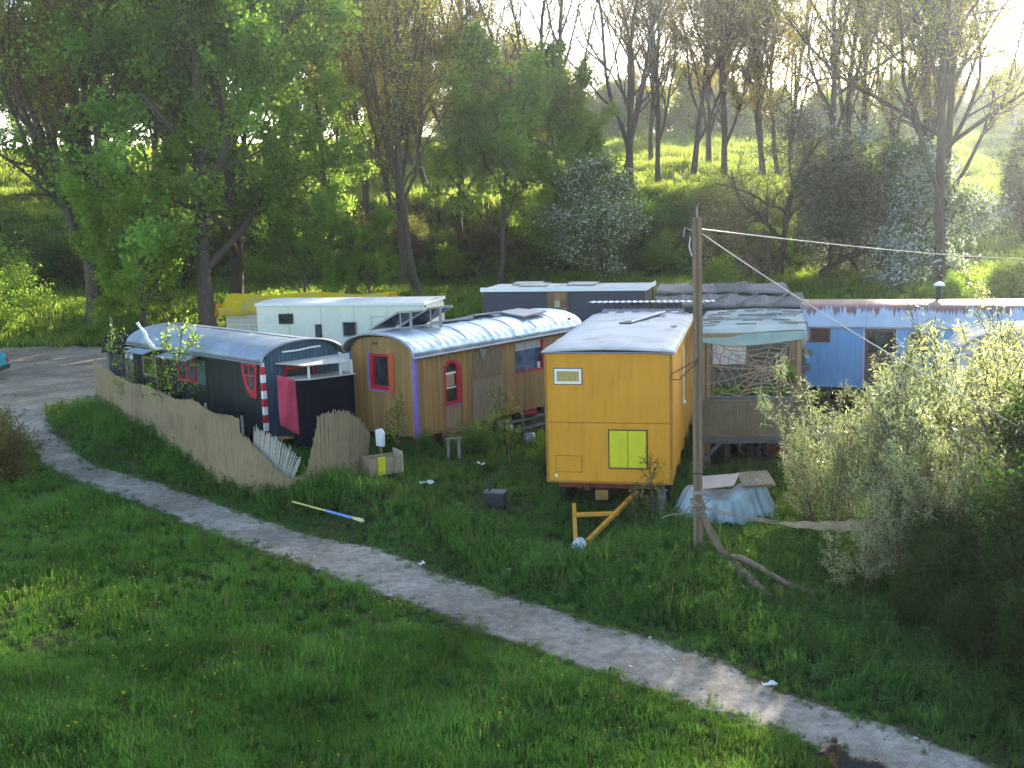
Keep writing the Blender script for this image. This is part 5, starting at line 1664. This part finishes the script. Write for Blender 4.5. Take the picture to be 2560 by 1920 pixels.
B_brush = make_bush('brush', 41, 3.0, 9000, .13, .25, 'brush', 8)
B_green = make_bush('green_bush', 42, 2.6, 9000, .14, .25, 'nettle', 7)
B_lime = make_bush('lime_bush', 43, 2.2, 8000, .12, .22, 'lime', 7)
for k in range(46):
    x = -44 + k * 1.40 + gg.normal(0, .6)
    y = 72.5 + 5 * gg.random() + (.5 if k % 2 else -.8)
    plant_bush('bank_shrub', (B_brush, B_green, B_lime)[k % 3], ('tangled brown scrub on the shaded bank behind the trailers', 'green scrub bush on the shaded bank behind the trailers', 'light green bush on the shaded bank behind the trailers')[k % 3], x, y, .45 + .4 * gg.random(), gg.random() * 6, ('brown scrub on the bank', 'green scrub on the bank', 'light green bushes on the bank')[k % 3])
for k in range(40):
    plant_bush('hedge_shrub', (B_lime, B_green)[k % 2], 'low shrub of the hedge on the meadow skyline', -8 + k * 2.15 + gg.normal(0, .5), 145 + 3 * gg.random(), .8 + .7 * gg.random(), k * 1.1, 'hedge shrubs on the meadow skyline')
for x, y, s in ((-25.5, 55.5, .75), (-19.6, 55.6, .7), (-27, 60, .9), (-18, 53.5, .5), (-30, 57, .9), (-33, 61, 1.2), (-36, 66, 1.5), (-31, 68, 1.4)):
    plant_bush('verge_shrub', B_lime, 'leafy green bush round the pollarded tree', x, y, s, x, 'bushes round the pollarded tree')
for x, y, s in ((21.5, 55, .6), (23.5, 54, .8), (26.5, 53, 1.1), (29, 57, 1.3), (11.0, 60, .7)):
    plant_bush('yard_shrub', (B_green, B_lime)[int(x) % 2], 'bush behind the light blue wagon under the blossom trees', x, y, s, x, 'bushes behind the light blue wagon')

# willow shrubs on the right
SP_will = [lv(0, 1, 0, 0, .10, .07), lv(13, .42, .55, .22, .10, .10, .45), lv(5, .5, .5, .2, .04, .12)]
B_wil = make_bush('willow', 51, 4.0, 15000, .095, .055, 'willow', 8, SP_will, .30, .20, rs=.014, droop=.03)
B_wil2 = make_bush('willow_b', 52, 3.4, 13000, .095, .055, 'willow', 8, SP_will, .36, .20, rs=.013, droop=.03)
B_drk = make_bush('dark_shrub', 53, 3.0, 30000, .10, .12, 'dark', 12, SP_will, .45, .4, rs=.016)
G_w = 'willow shrubs right of the pole'
for k, (x, y, s) in enumerate(((5.5, 19.0, .6), (6.3, 19.6, .86), (6.6, 17.9, .86), (7.7, 18.6, 1.02), (8.6, 17.6, 1.05), (7.1, 16.6, .82), (6.75, 15.9, .62), (9.4, 19.4, 1.0), (8.3, 15.9, .95), (7.3, 21.3, .72), (9.8, 16.9, 1.05), (5.75, 20.3, .5), (7.3, 15.2, .7), (5.2, 16.3, .46), (5.85, 15.8, .58), (6.35, 16.7, .7))):
    plant_bush('willow_shrub', (B_wil, B_wil2)[k % 2], 'slender sunlit willow shrub right of the pole', x, y, s, k * 1.7, G_w)
for k, (x, y, s) in enumerate(((6.9, 13.9, .82), (7.6, 14.7, 1.05), (6.2, 14.5, .50), (7.2, 12.6, .8), (8.3, 13.4, 1.15), (6.3, 12.9, .45), (8.9, 14.8, 1.2), (6.55, 11.6, .5), (7.6, 11.4, .8), (6.9, 10.5, .55), (5.75, 13.6, .34), (8.2, 10.8, .9), (6.2, 15.1, .5), (5.55, 15.0, .26))):
    plant_bush('dark_shrub', B_drk, 'dense shrub beside the path below the willows, leaves darkened for shade', x, y, s, k * 1.3, 'shade-darkened shrubs beside the path')
B_bram = make_bush('bramble', 54, 1.3, 5000, .07, .10, 'brush', 8, SP_bush, .6, .6, rs=.012)
plant_bush('bramble_bush', B_bram, 'dull brown bramble on the meadow side where the path bends', -12.4, 26.0, .9, 0.)
plant_bush('bramble_bush', B_bram, 'second dull bramble close to the path bend', -13.7, 28.2, .8, 2.)
# young trees by the wagons
SP_sap = [lv(0, 1, 0, 0, .05, .05), lv(14, .30, .7, .30, .06, .1, .5), lv(4, .5, .6, .2, 0, .15)]


def sapling(seed, H, N_, leaf, size=.10):
    o, t = skeleton(seed, H, .022, SP_sap)
    return dict(trunk=branch_mesh('sapling_stem', o, M_bark2, 0, 9), crown=leaf_mesh('sapling_leaves', t, N_, size, .06, [LM[leaf]], seed, .6))


S1, S2, S3 = sapling(61, 3.1, 420, 'lime', .085), sapling(62, 2.9, 380, 'lime', .085), sapling(63, 1.9, 170, 'lime')
plant_bush('sapling', S1, 'young light green sapling before the awning window of the dark wagon', -8.4, 27.0, 1.05, 1., cat='sapling')
plant_bush('sapling', S2, 'young sapling near the white painted branch', -9.3, 28.2, 1.0, 2., cat='sapling')
plant_bush('sapling', S1, 'thin sapling at the far fence end by the lean-to', -9.9, 29.2, .9, 4., cat='sapling')
plant_bush('sapling', S3, 'small leafy sapling beside the purple post of the honey brown wagon', -2.55, 24.9, .85, 1., cat='sapling')
sp1 = plant_bush('sapling', S3, 'bare young tree tied to a stake beside the honey brown wagon', -.05, 25.1, 1.05, 3., cat='sapling')
MB().tube([(.06, 0, -.05), (.03, 0, 1.15)], .02, 6).build('stake', M_post, sp1)
plant_bush('sapling', sapling(64, 1.6, 120, 'pale', .07), 'tall flowering herb growing before the ochre wagon', 2.62, 20.45, .95, 0., cat='herb')
plant_bush('sapling', sapling(65, 1.3, 90, 'pale', .07), 'tall herb beside the flowering one at the drawbar', 2.2, 20.5, .8, 2., cat='herb')
plant_bush('garden_bush', B_lime, 'bushy garden plant by the staked young tree', .9, 25.9, .24, 1.)
plant_bush('garden_bush', B_green, 'upright leafy garden plant under the honey brown wagon', -.75, 25.3, .16, 3., sz=.24)
plant_bush('garden_bush', B_green, 'leafy garden plant at the foot of the purple corner post', -2.0, 25.0, .15, 4.)
plant_bush('garden_bush', B_green, 'leafy garden plant beside the brown box', -1.3, 25.2, .14, 5.)
plant_bush('veranda_plant', B_lime, 'yellow green potted plant on the veranda table', 7.1, 28.2, .16, 0., z=1.47)

# ------------------------------------------------------------------ grass, weeds, flowers, pebbles (instanced masses)


def protos(cname, meshes):
    c = bpy.data.collections.new(cname)
    for i, me in enumerate(meshes):
        c.objects.link(bpy.data.objects.new('%s_%02d' % (cname, i), me))
    return c


def scatter(name, P, coll, n, scale, seed, label, cat, tilt=.0):
    g = np.random.default_rng(seed)
    me = bpy.data.meshes.new(name)
    k = len(P)
    me.vertices.add(k)
    me.vertices.foreach_set('co', np.asarray(P, np.float32).ravel())
    for an, ty, data, key in (('pick', 'INT', g.integers(0, n, k).astype(np.int32), 'value'), ('scl', 'FLOAT', np.asarray(scale, np.float32), 'value'), ('rot', 'FLOAT_VECTOR', np.stack([g.normal(0, tilt, k), g.normal(0, tilt, k), g.random(k) * 6.2832], 1).astype(np.float32).ravel(), 'vector')):
        me.attributes.new(an, ty, 'POINT').data.foreach_set(key, data)
    o = obj(name, me)
    ng = bpy.data.node_groups.new(name + '_scatter', 'GeometryNodeTree')
    ng.interface.new_socket(name='Geometry', in_out='INPUT', socket_type='NodeSocketGeometry')
    ng.interface.new_socket(name='Geometry', in_out='OUTPUT', socket_type='NodeSocketGeometry')
    gi, go = ng.nodes.new('NodeGroupInput'), ng.nodes.new('NodeGroupOutput')
    ci = ng.nodes.new('GeometryNodeCollectionInfo')
    ci.inputs['Collection'].default_value = coll
    ci.inputs['Separate Children'].default_value = True
    ci.inputs['Reset Children'].default_value = True
    ip = ng.nodes.new('GeometryNodeInstanceOnPoints')
    ip.inputs['Pick Instance'].default_value = True
    mp = ng.nodes.new('GeometryNodeMeshToPoints')

    def att(nm, ty):
        a = ng.nodes.new('GeometryNodeInputNamedAttribute')
        a.data_type = ty
        a.inputs['Name'].default_value = nm
        return a.outputs[0]
    ng.links.new(gi.outputs[0], mp.inputs[0])
    ng.links.new(mp.outputs[0], ip.inputs['Points'])
    ng.links.new(ci.outputs[0], ip.inputs['Instance'])
    ng.links.new(att('pick', 'INT'), ip.inputs['Instance Index'])
    ng.links.new(att('rot', 'FLOAT_VECTOR'), ip.inputs['Rotation'])
    ng.links.new(att('scl', 'FLOAT'), ip.inputs['Scale'])
    ng.links.new(ip.outputs[0], go.inputs[0])
    md = o.modifiers.new('scatter', 'NODES')
    md.node_group = ng
    return tag(o, label, cat, kind='stuff')


LM['grass'] = leafmat('meadow_grass', (.060, .142, .046), (.26, .50, .058), .45, .38, .55)
LM['grass2'] = leafmat('verge_grass', (.070, .155, .055), (.28, .50, .07), .45, .35, .6)
LM['grass3'] = leafmat('far_grass', (.10, .165, .04), (.42, .54, .09), .55, .35, .12)
LM['dark2'] = LM['dark']
LM['straw'] = leafmat('dry_stalks', (.24, .20, .10), (.3, .25, .12), .3)


def tuft_mesh(name, seed, nb, rad, h, w, m, bend=.5):
    g = np.random.default_rng(seed)
    r_, a = rad * np.sqrt(g.random(nb)), g.random(nb) * 6.2832
    x, y = r_ * np.cos(a), r_ * np.sin(a)
    hh = h * (.45 + .75 * g.random(nb))
    da = g.random(nb) * 6.2832
    be = bend * hh * (.2 + g.random(nb))
    dx, dy = np.cos(da) * be, np.sin(da) * be
    px, py = -np.sin(da), np.cos(da)
    ww = w * (.6 + .8 * g.random(nb))
    V = np.zeros((nb, 5, 3))
    z0_ = -.03
    for k, (s, f) in enumerate(((-1, 0), (1, 0), (1, .55), (-1, .55))):
        wk = ww * (1 if f == 0 else .75) * .5 * s
        V[:, k] = np.stack([x + px * wk + dx * f * f, y + py * wk + dy * f * f, hh * f + (z0_ if f == 0 else 0)], 1)
    V[:, 4] = np.stack([x + dx, y + dy, hh * (1 - .25 * bend)], 1)
    b = np.arange(nb)[:, None] * 5
    I = (b + np.array([[0, 1, 2, 0, 2, 3, 3, 2, 4]])).ravel()
    return fast_mesh(name, V.reshape(-1, 3), 3, I, [m])


def herb_mesh(name, seed, nst, rad, h, lsize, nl, m, aspect=.6):
    g = np.random.default_rng(seed)
    N_ = nst * nl
    st = np.repeat(np.arange(nst), nl)
    a, r_ = g.random(nst) * 6.2832, rad * np.sqrt(g.random(nst))
    bx_, by_ = r_ * np.cos(a), r_ * np.sin(a)
    hh = h * (.5 + .6 * g.random(nst))
    lx, ly = g.normal(0, .18, nst) * hh, g.normal(0, .18, nst) * hh
    t = .15 + .85 * g.random(N_)
    P = np.stack([bx_[st] + lx[st] * t, by_[st] + ly[st] * t, hh[st] * t], 1)
    az = g.random(N_) * 6.2832
    pit = g.normal(-.1, .4, N_)
    d = np.stack([np.cos(az) * np.cos(pit), np.sin(az) * np.cos(pit), np.sin(pit)], 1)
    sd = np.stack([-np.sin(az), np.cos(az), g.normal(0, .3, N_)], 1)
    s = (lsize * (1.15 - .5 * t) * (.7 + .6 * g.random(N_)))[:, None]
    V = np.zeros((N_, 4, 3))
    V[:, 0] = P
    V[:, 1] = P + d * s * .5 + sd * s * aspect * .5
    V[:, 2] = P + d * s + np.array([0, 0, -.15]) * s
    V[:, 3] = P + d * s * .5 - sd * s * aspect * .5
    # stems as slim upright blades
    S = np.zeros((nst, 4, 3))
    S[:, 0] = np.stack([bx_ - .004, by_, np.full(nst, -.03)], 1)
    S[:, 1] = np.stack([bx_ + .004, by_, np.full(nst, -.03)], 1)
    S[:, 2] = np.stack([bx_ + lx + .002, by_ + ly, hh], 1)
    S[:, 3] = np.stack([bx_ + lx - .002, by_ + ly, hh], 1)
    VV = np.concatenate([V.reshape(-1, 3), S.reshape(-1, 3)])
    return fast_mesh(name, VV, 4, np.arange(len(VV)), [m])


g4 = np.random.default_rng(4)


def sample(n, x0, x1, y0, y1, ok):
    x = x0 + (x1 - x0) * g4.random(n)
    y = y0 + (y1 - y0) * g4.random(n)
    k = ok(x, y) & (np.abs(x) < .50 * y + 2.5)
    x, y = x[k], y[k]
    return np.stack([x, y, hgt(x, y)], 1)


def inrect(x, y, obj_, x0, x1, y0, y1):
    a = obj_.rotation_euler.z
    dx, dy = x - obj_.location.x, y - obj_.location.y
    lx, ly = dx * math.cos(a) + dy * math.sin(a), -dx * math.sin(a) + dy * math.cos(a)
    return (lx > x0) & (lx < x1) & (ly > y0) & (ly < y1)


def free(x, y):
    return ~(((x > 4.1 + (y - 24.6) * .2) & (x < 6.7 + (y - 24.6) * .23) & (y > 24.9) & (y < 30)) | inrect(x, y, YW, -.9, .9, .9, 7) | inrect(x, y, WW, -1, .8, .4, 6.5) | inrect(x, y, BW, -1, 1, .3, 6.5))


C_grass = protos('grass_tuft', [tuft_mesh('gt%d' % i, 100 + i, 34, .13, .17 + .03 * (i % 3), .010, LM['grass'], .7) for i in range(6)] + [herb_mesh('gh%d' % i, 110 + i, 6, .13, .14, .055, 8, LM[('pale', 'nettle', 'nettle', 'dark')[i]]) for i in range(4)] + [tuft_mesh('gs', 119, 9, .12, .26, .006, LM['straw'], .5)])
edge = lambda x, y: y < yL(x) + .06 + .10 * np.sin(x * 7) + .07 * np.sin(x * 17 + 1) - .02
dens = lambda x, y, k: g4.random(len(x)) < k(x, y)
Pm = sample(66000, -19, 8, 8.3, 36, lambda x, y: edge(x, y) & (x > -18.5) & dens(x, y, lambda x, y: np.clip(20 / np.maximum(y, 10), .3, 1.)))
Pn = sample(22000, -8, 6.5, 8.6, 15.5, lambda x, y: edge(x, y))
Pm = np.concatenate([Pm, Pn])
patch = 1 + .35 * np.sin(Pm[:, 0] * 1.1 + 2 * np.sin(Pm[:, 1] * .8)) * np.sin(Pm[:, 1] * .9)
short = ss(-.15, .7, (yL(Pm[:, 0]) - Pm[:, 1]) * .72)
Pe = sample(30000, -16, 8, 8.5, 36, lambda x, y: ((np.abs(y - yL(x) + .1) < .30 + .35 * g4.random(len(x)) ** 3) | (np.abs(y - yU(x) - .1) < .30 + .35 * g4.random(len(x)) ** 3)) & (x > -14.4))
ew = .25 + .35 * g4.random(len(Pe))
scatter('edge_grass', Pe, C_grass, 11, ew, 9, 'short straggling grass along both path edges', 'grass', .2)
scatter('meadow_grass', Pm, C_grass, 11, (.55 + .5 * g4.random(len(Pm))) * patch * (.5 + .5 * short), 1, 'lush green meadow grass in the foreground', 'grass', .12)

C_weed = protos('verge_weed', [tuft_mesh('vt%d' % i, 120 + i, 30, .15, .30 + .05 * i, .011, LM['grass2'], .8) for i in range(4)] + [herb_mesh('vh%d' % i, 130 + i, 7, .16, .34, .075, 11, LM['nettle']) for i in range(4)] + [tuft_mesh('vs', 140, 8, .12, .45, .006, LM['straw'], .4)])
up_ok = lambda x, y: (y > yU(x) - .10 * np.sin(x * 6 + 2) - .07 * np.sin(x * 15)) & (x > -15.2) & (y < 34.5) & ~((x < -13.2) & (y > 36.5)) & free(x, y) & ~((x > 7.3) & (y > 24.2))
Pw = sample(52000, -15, 12, 9, 34, lambda x, y: up_ok(x, y) & dens(x, y, lambda x, y: np.clip(17 / y, .3, 1.) * np.where((y > 28.5) & (x > -9), .25, 1)))
dU = (Pw[:, 1] - yU(Pw[:, 0])) * .72
tall = .35 + .75 * ss(.05, 1.1, dU)
# trodden lawn between the path and the wagons, rank growth by the fence, the wagon wheels and the pole
lawn = np.exp(-(((Pw[:, 0] + .6) / 2.3) ** 2 + ((Pw[:, 1] - 21.8) / 2.6) ** 2))
fy = np.interp(Pw[:, 0], [p[0] for p in F1] + [-4.5, -3.4], [p[1] for p in F1] + [22.4, 22.3])
foot = ss(-1.5, -.5, Pw[:, 1] - fy) * (1 - ss(-.15, .1, Pw[:, 1] - fy)) * (Pw[:, 0] < -2.6)
clear = np.zeros(len(Pw))
for cx_, cy_, rr_ in ((-2.75, 22.6, .8), (-1.35, 24.1, .6), (-.38, 20.8, .6), (-2.9, 24.0, .5), (-3.6, 20.9, .7), (1.1, 18.9, .7), (4.0, 20.2, .8)):
    clear = np.maximum(clear, np.exp(-((Pw[:, 0] - cx_) ** 2 + (Pw[:, 1] - cy_) ** 2) / rr_ ** 2))
gard = np.exp(-(((Pw[:, 0] + .6) / 3.0) ** 2 + ((Pw[:, 1] - 25.8) / 1.8) ** 2))
rank = np.exp(-(((Pw[:, 0] - 2.0) / 2.4) ** 2 + ((Pw[:, 1] - 17.6) / 1.6) ** 2))
scatter('verge_weeds', Pw, C_weed, 9, (.55 + .5 * g4.random(len(Pw))) * tall * (1 - .55 * np.maximum(lawn, gard)) * (1 + .55 * rank) * (1 + .65 * foot) * (1 - .6 * clear), 2, 'rank grass and nettles on the verge between path and wagons', 'weeds', .15)

# rough grass behind the wagons and on the hillside
C_far = protos('rough_tuft', [tuft_mesh('ft%d' % i, 150 + i, 26, .45, .42, .030, LM['grass3'], .7) for i in range(4)] + [herb_mesh('fh%d' % i, 160 + i, 8, .4, .40, .14, 8, LM['lime' if i else 'nettle']) for i in range(2)])
Pf = sample(26000, -48, 46, 33, 80, lambda x, y: ~((y > yL(x) - .2) & (y < yU(x) + .4) & (y < 41)) & ~((x < -13.2) & (y > 35.5) & (y < 51.5 + .08 * (-14 - x))) & (y > 30) & free(x, y) & ~inrect(x, y, GT, 0, 5.4, 0, 2.3))
scatter('rough_grass', Pf, C_far, 6, .6 + .7 * g4.random(len(Pf)), 3, 'rough tall grass behind the trailers and on the bank', 'grass', .15)
Ph = sample(26000, -75, 78, 78, 150, lambda x, y: y > 0)
scatter('hill_grass', Ph, C_far, 4, .9 + .9 * g4.random(len(Ph)), 4, 'sunlit grass of the hillside meadow', 'grass', .15)

# buttercups and dandelions
M_but = leafmat('buttercup_petals', (.72, .48, .01), (.6, .42, .02), .3, .1)


def flower_mesh(name, h, r_):
    mb = MB()
    for k in range(6):
        a = k * math.pi / 3
        mb.add([(0, 0, h), (r_ * math.cos(a - .45), r_ * math.sin(a - .45), h + .006), (r_ * 1.15 * math.cos(a), r_ * 1.15 * math.sin(a), h + .012), (r_ * math.cos(a + .45), r_ * math.sin(a + .45), h + .006)], [(0, 1, 2, 3)])
    me = bpy.data.meshes.new(name)
    me.from_pydata(mb.v + [(-.002, 0, 0), (.002, 0, 0), (.002, 0, h), (-.002, 0, h)], [], mb.f + [tuple(len(mb.v) + i for i in range(4))])
    me.materials.append(M_but)
    me.materials.append(LM['grass'])
    me.polygons[len(me.polygons) - 1].material_index = 1
    return me


C_fl = protos('buttercup', [flower_mesh('bc0', .22, .010), flower_mesh('bc1', .26, .013), flower_mesh('bc2', .19, .015)])
Pb = sample(2600, -14, 6, 8.4, 28, lambda x, y: (y < yL(x) - .3) & (np.sin(x * 1.3 + 1) * np.sin(y * 1.1 + x * .3) + .45 * (-x / 8) > g4.random(len(x)) * 1.1 - .25))
scatter('buttercup_flowers', Pb, C_fl, 3, .8 + .5 * g4.random(len(Pb)), 5, 'yellow buttercups sprinkled through the meadow grass', 'flowers', .2)

# pebbles on the path
M_peb = mat('limestone_pebble', (.42, .40, .37), .85, var=.3, scale=20, rnd=.5)


def pebble(seed):
    g = np.random.default_rng(seed)
    import bmesh
    bm = bmesh.new()
    bmesh.ops.create_icosphere(bm, subdivisions=1, radius=1)
    for v in bm.verts:
        v.co *= 1 + .25 * g.normal()
        v.co.z *= .55
    me = bpy.data.meshes.new('pebble_mesh')
    bm.to_mesh(me)
    bm.free()
    me.materials.append(M_peb)
    return me


C_pb = protos('pebble', [pebble(200 + i) for i in range(5)])
Pp = sample(14000, -12, 8, 9, 30, lambda x, y: (y > yL(x) - .1) & (y < yU(x) + .1) & (g4.random(len(x)) < np.clip(.25 + ss(2, 5, x) * .5 + .3 * np.sin(x * 1.7) * np.sin(y * 2.1), .06, 1)))
Pp[:, 2] += .014
scatter('path_pebbles', Pp, C_pb, 5, .011 + .028 * g4.random(len(Pp)) ** 4, 6, 'loose pale stones strewn on the gravel path', 'pebbles', .4)
# ------------------------------------------------------------------ dog lying at the path edge
DG = thing('dog', 'black and tan shepherd dog lying on the path with its head raised', 'dog', (3.38, 10.80, 0.0), 0)
DG.scale = (1.1, 1.1, 1.1)


def skin(name, nodes, edges, m, parent, root=0, sub=2):
    me = bpy.data.meshes.new(name)
    me.from_pydata([n[0] for n in nodes], edges, [])
    o = obj(name, me, parent)
    sk_ = o.modifiers.new('skin', 'SKIN')
    sk_.use_smooth_shade = True
    for i, n in enumerate(nodes):
        d = me.skin_vertices[0].data[i]
        rr = n[1] if isinstance(n[1], tuple) else (n[1], n[1])
        d.radius = rr
        d.use_root = i == root
    sb = o.modifiers.new('sub', 'SUBSURF')
    sb.levels = sb.render_levels = sub
    me.materials.append(m)
    return o


def furmat():
    m, nt, out = nt_new('shepherd_fur')
    b = nt.nodes.new('ShaderNodeBsdfPrincipled')
    tc = nt.nodes.new('ShaderNodeTexCoord')
    sp = nt.nodes.new('ShaderNodeSeparateXYZ')
    nt.links.new(tc.outputs['Object'], sp.inputs[0])
    n1 = noise(nt, 7, 5)
    ad = N(nt, 'ShaderNodeMath', operation='MULTIPLY_ADD')
    nt.links.new(n1, ad.inputs[0])
    ad.inputs[1].default_value = .22
    nt.links.new(sp.outputs[2], ad.inputs[2])
    saddle = ramp(nt, ad.outputs[0], [(.29, (0, 0, 0)), (.33, (1, 1, 1))])           # black back, tan flanks
    hx = ramp(nt, sp.outputs[0], [(0, (0, 0, 0)), (1, (1, 1, 1))])
    mr = nt.nodes.new('ShaderNodeMapRange')
    mr.inputs[1].default_value = -.16
    mr.inputs[2].default_value = -.08
    nt.links.new(sp.outputs[0], mr.inputs[0])
    mul = N(nt, 'ShaderNodeMath', operation='MULTIPLY')
    nt.links.new(saddle, mul.inputs[0])
    nt.links.new(mr.outputs[0], mul.inputs[1])
    tan = ramp(nt, noise(nt, 16, 5, (1, 1, .5)), [(.3, (.05, .024, .010)), (.5, (.15, .072, .028)), (.7, (.30, .18, .09))])
    cc = mixc(nt, mul.outputs[0], tan, (.013, .012, .013))
    patch_ = ramp(nt, noise(nt, 6, 3), [(.53, (0, 0, 0)), (.57, (1, 1, 1))])
    cc = mixc(nt, patch_, cc, (.02, .016, .014))
    nt.links.new(cc, b.inputs['Base Color'])
    b.inputs['Roughness'].default_value = .8
    bp = nt.nodes.new('ShaderNodeBump')
    bp.inputs['Strength'].default_value = .7
    bp.inputs['Distance'].default_value = .01
    nt.links.new(noise(nt, 70, 4, (1, 1, .4)), bp.inputs['Height'])
    nt.links.new(bp.outputs[0], b.inputs['Normal'])
    nt.links.new(b.outputs[0], out.inputs[0])
    return m


M_fur = furmat()
nodes = [((.14, 0, .17), (.13, .13)),            # 0 belly
         ((.0, 0, .20), (.135, .13)),            # 1 chest
         ((.28, .0, .17), (.13, .125)),          # 2 loin
         ((.36, .0, .14), (.11, .11)),           # 3 rump
         ((-.08, -.01, .28), (.10, .10)),        # 4 shoulders/neck base
         ((-.125, -.02, .37), (.080, .080)),      # 5 neck
         ((-.16, -.03, .435), (.075, .072)),      # 6 skull
         ((-.22, -.035, .42), (.052, .048)),      # 7 stop
         ((-.285, -.04, .395), (.030, .028)),      # 8 muzzle
         ((-.315, -.045, .388), (.020, .020)),     # 9 nose end
         ((-.02, -.10, .12), (.06, .06)), ((-.02, -.14, .045), (.042, .04)), ((-.18, -.15, .035), (.034, .03)), ((-.30, -.16, .03), (.036, .028)),      # near fore leg, lying
         ((-.02, .10, .12), (.06, .06)), ((-.02, .13, .045), (.042, .04)), ((-.18, .12, .035), (.034, .03)), ((-.29, .11, .03), (.036, .028)),          # far fore leg
         ((.34, -.13, .13), (.09, .08)), ((.20, -.21, .06), (.055, .05)), ((.36, -.24, .035), (.036, .03)), ((.22, -.26, .028), (.034, .026)),           # near hind leg folded
         ((.34, .12, .12), (.085, .08)), ((.22, .19, .06), (.055, .05)), ((.36, .20, .035), (.036, .03)), ((.24, .22, .028), (.034, .026)),
         ((.48, -.02, .08), (.045, .045)), ((.60, -.06, .045), (.04, .035)), ((.70, -.12, .03), (.02, .02))]
edges = [(0, 1), (0, 2), (2, 3), (1, 4), (4, 5), (5, 6), (6, 7), (7, 8), (8, 9), (1, 10), (10, 11), (11, 12), (12, 13), (1, 14), (14, 15), (15, 16), (16, 17), (3, 18), (18, 19), (19, 20), (20, 21), (3, 22), (22, 23), (23, 24), (24, 25), (3, 26), (26, 27), (27, 28)]
dog_body = skin('body', nodes, edges, M_fur, DG, sub=4)
ftex = bpy.data.textures.new('fur_clumps', 'CLOUDS')
ftex.noise_scale = .022
dmd = dog_body.modifiers.new('fur', 'DISPLACE')
dmd.texture = ftex
dmd.strength = .028
dmd.mid_level = .5
M_ear = mat('dark_ear_fur', (.05, .03, .018), .9, var=.3)
for s in (-1, 1):
    y = -.03 + s * .058
    MB().tube([(-.14, y - s * .022, .475), (-.132, y + s * .010, .490), (-.135, y + s * .030, .462), (-.142, y + s * .036, .415)], [.022, .028, .026, .010], 8).build('ear', M_ear, DG, True)
    MB().grid(lambda u, v: (-.215 + .010 * math.cos(u * 6.2832) * math.sin(v * math.pi), -.035 + s * .040 + .010 * math.sin(u * 6.2832) * math.sin(v * math.pi), .448 + .010 * math.cos(v * math.pi)), 10, 6).build('eye', M_black, DG, True)
MB().grid(lambda u, v: (-.332 + .016 * math.cos(u * 6.2832) * math.sin(v * math.pi), -.046 + .018 * math.sin(u * 6.2832) * math.sin(v * math.pi), .392 + .014 * math.cos(v * math.pi)), 10, 6).build('nose', M_black, DG, True)

# ------------------------------------------------------------------ thin haze added to stand in for lens veil and glow
HZ = MB().bx(-235, 235, -75, 435, -2.5, 58).build('haze', None)
hm, hnt, hout = nt_new('glow_haze')
pv = hnt.nodes.new('ShaderNodeVolumePrincipled')
pv.inputs['Color'].default_value = (.86, .92, 1, 1)
pv.inputs['Density'].default_value = .00034
pv.inputs['Anisotropy'].default_value = .75
hnt.links.new(pv.outputs[0], hout.inputs['Volume'])
HZ.data.materials.append(hm)
tag(HZ, 'thin haze added over the valley in place of lens veil and glow', 'haze', kind='stuff')
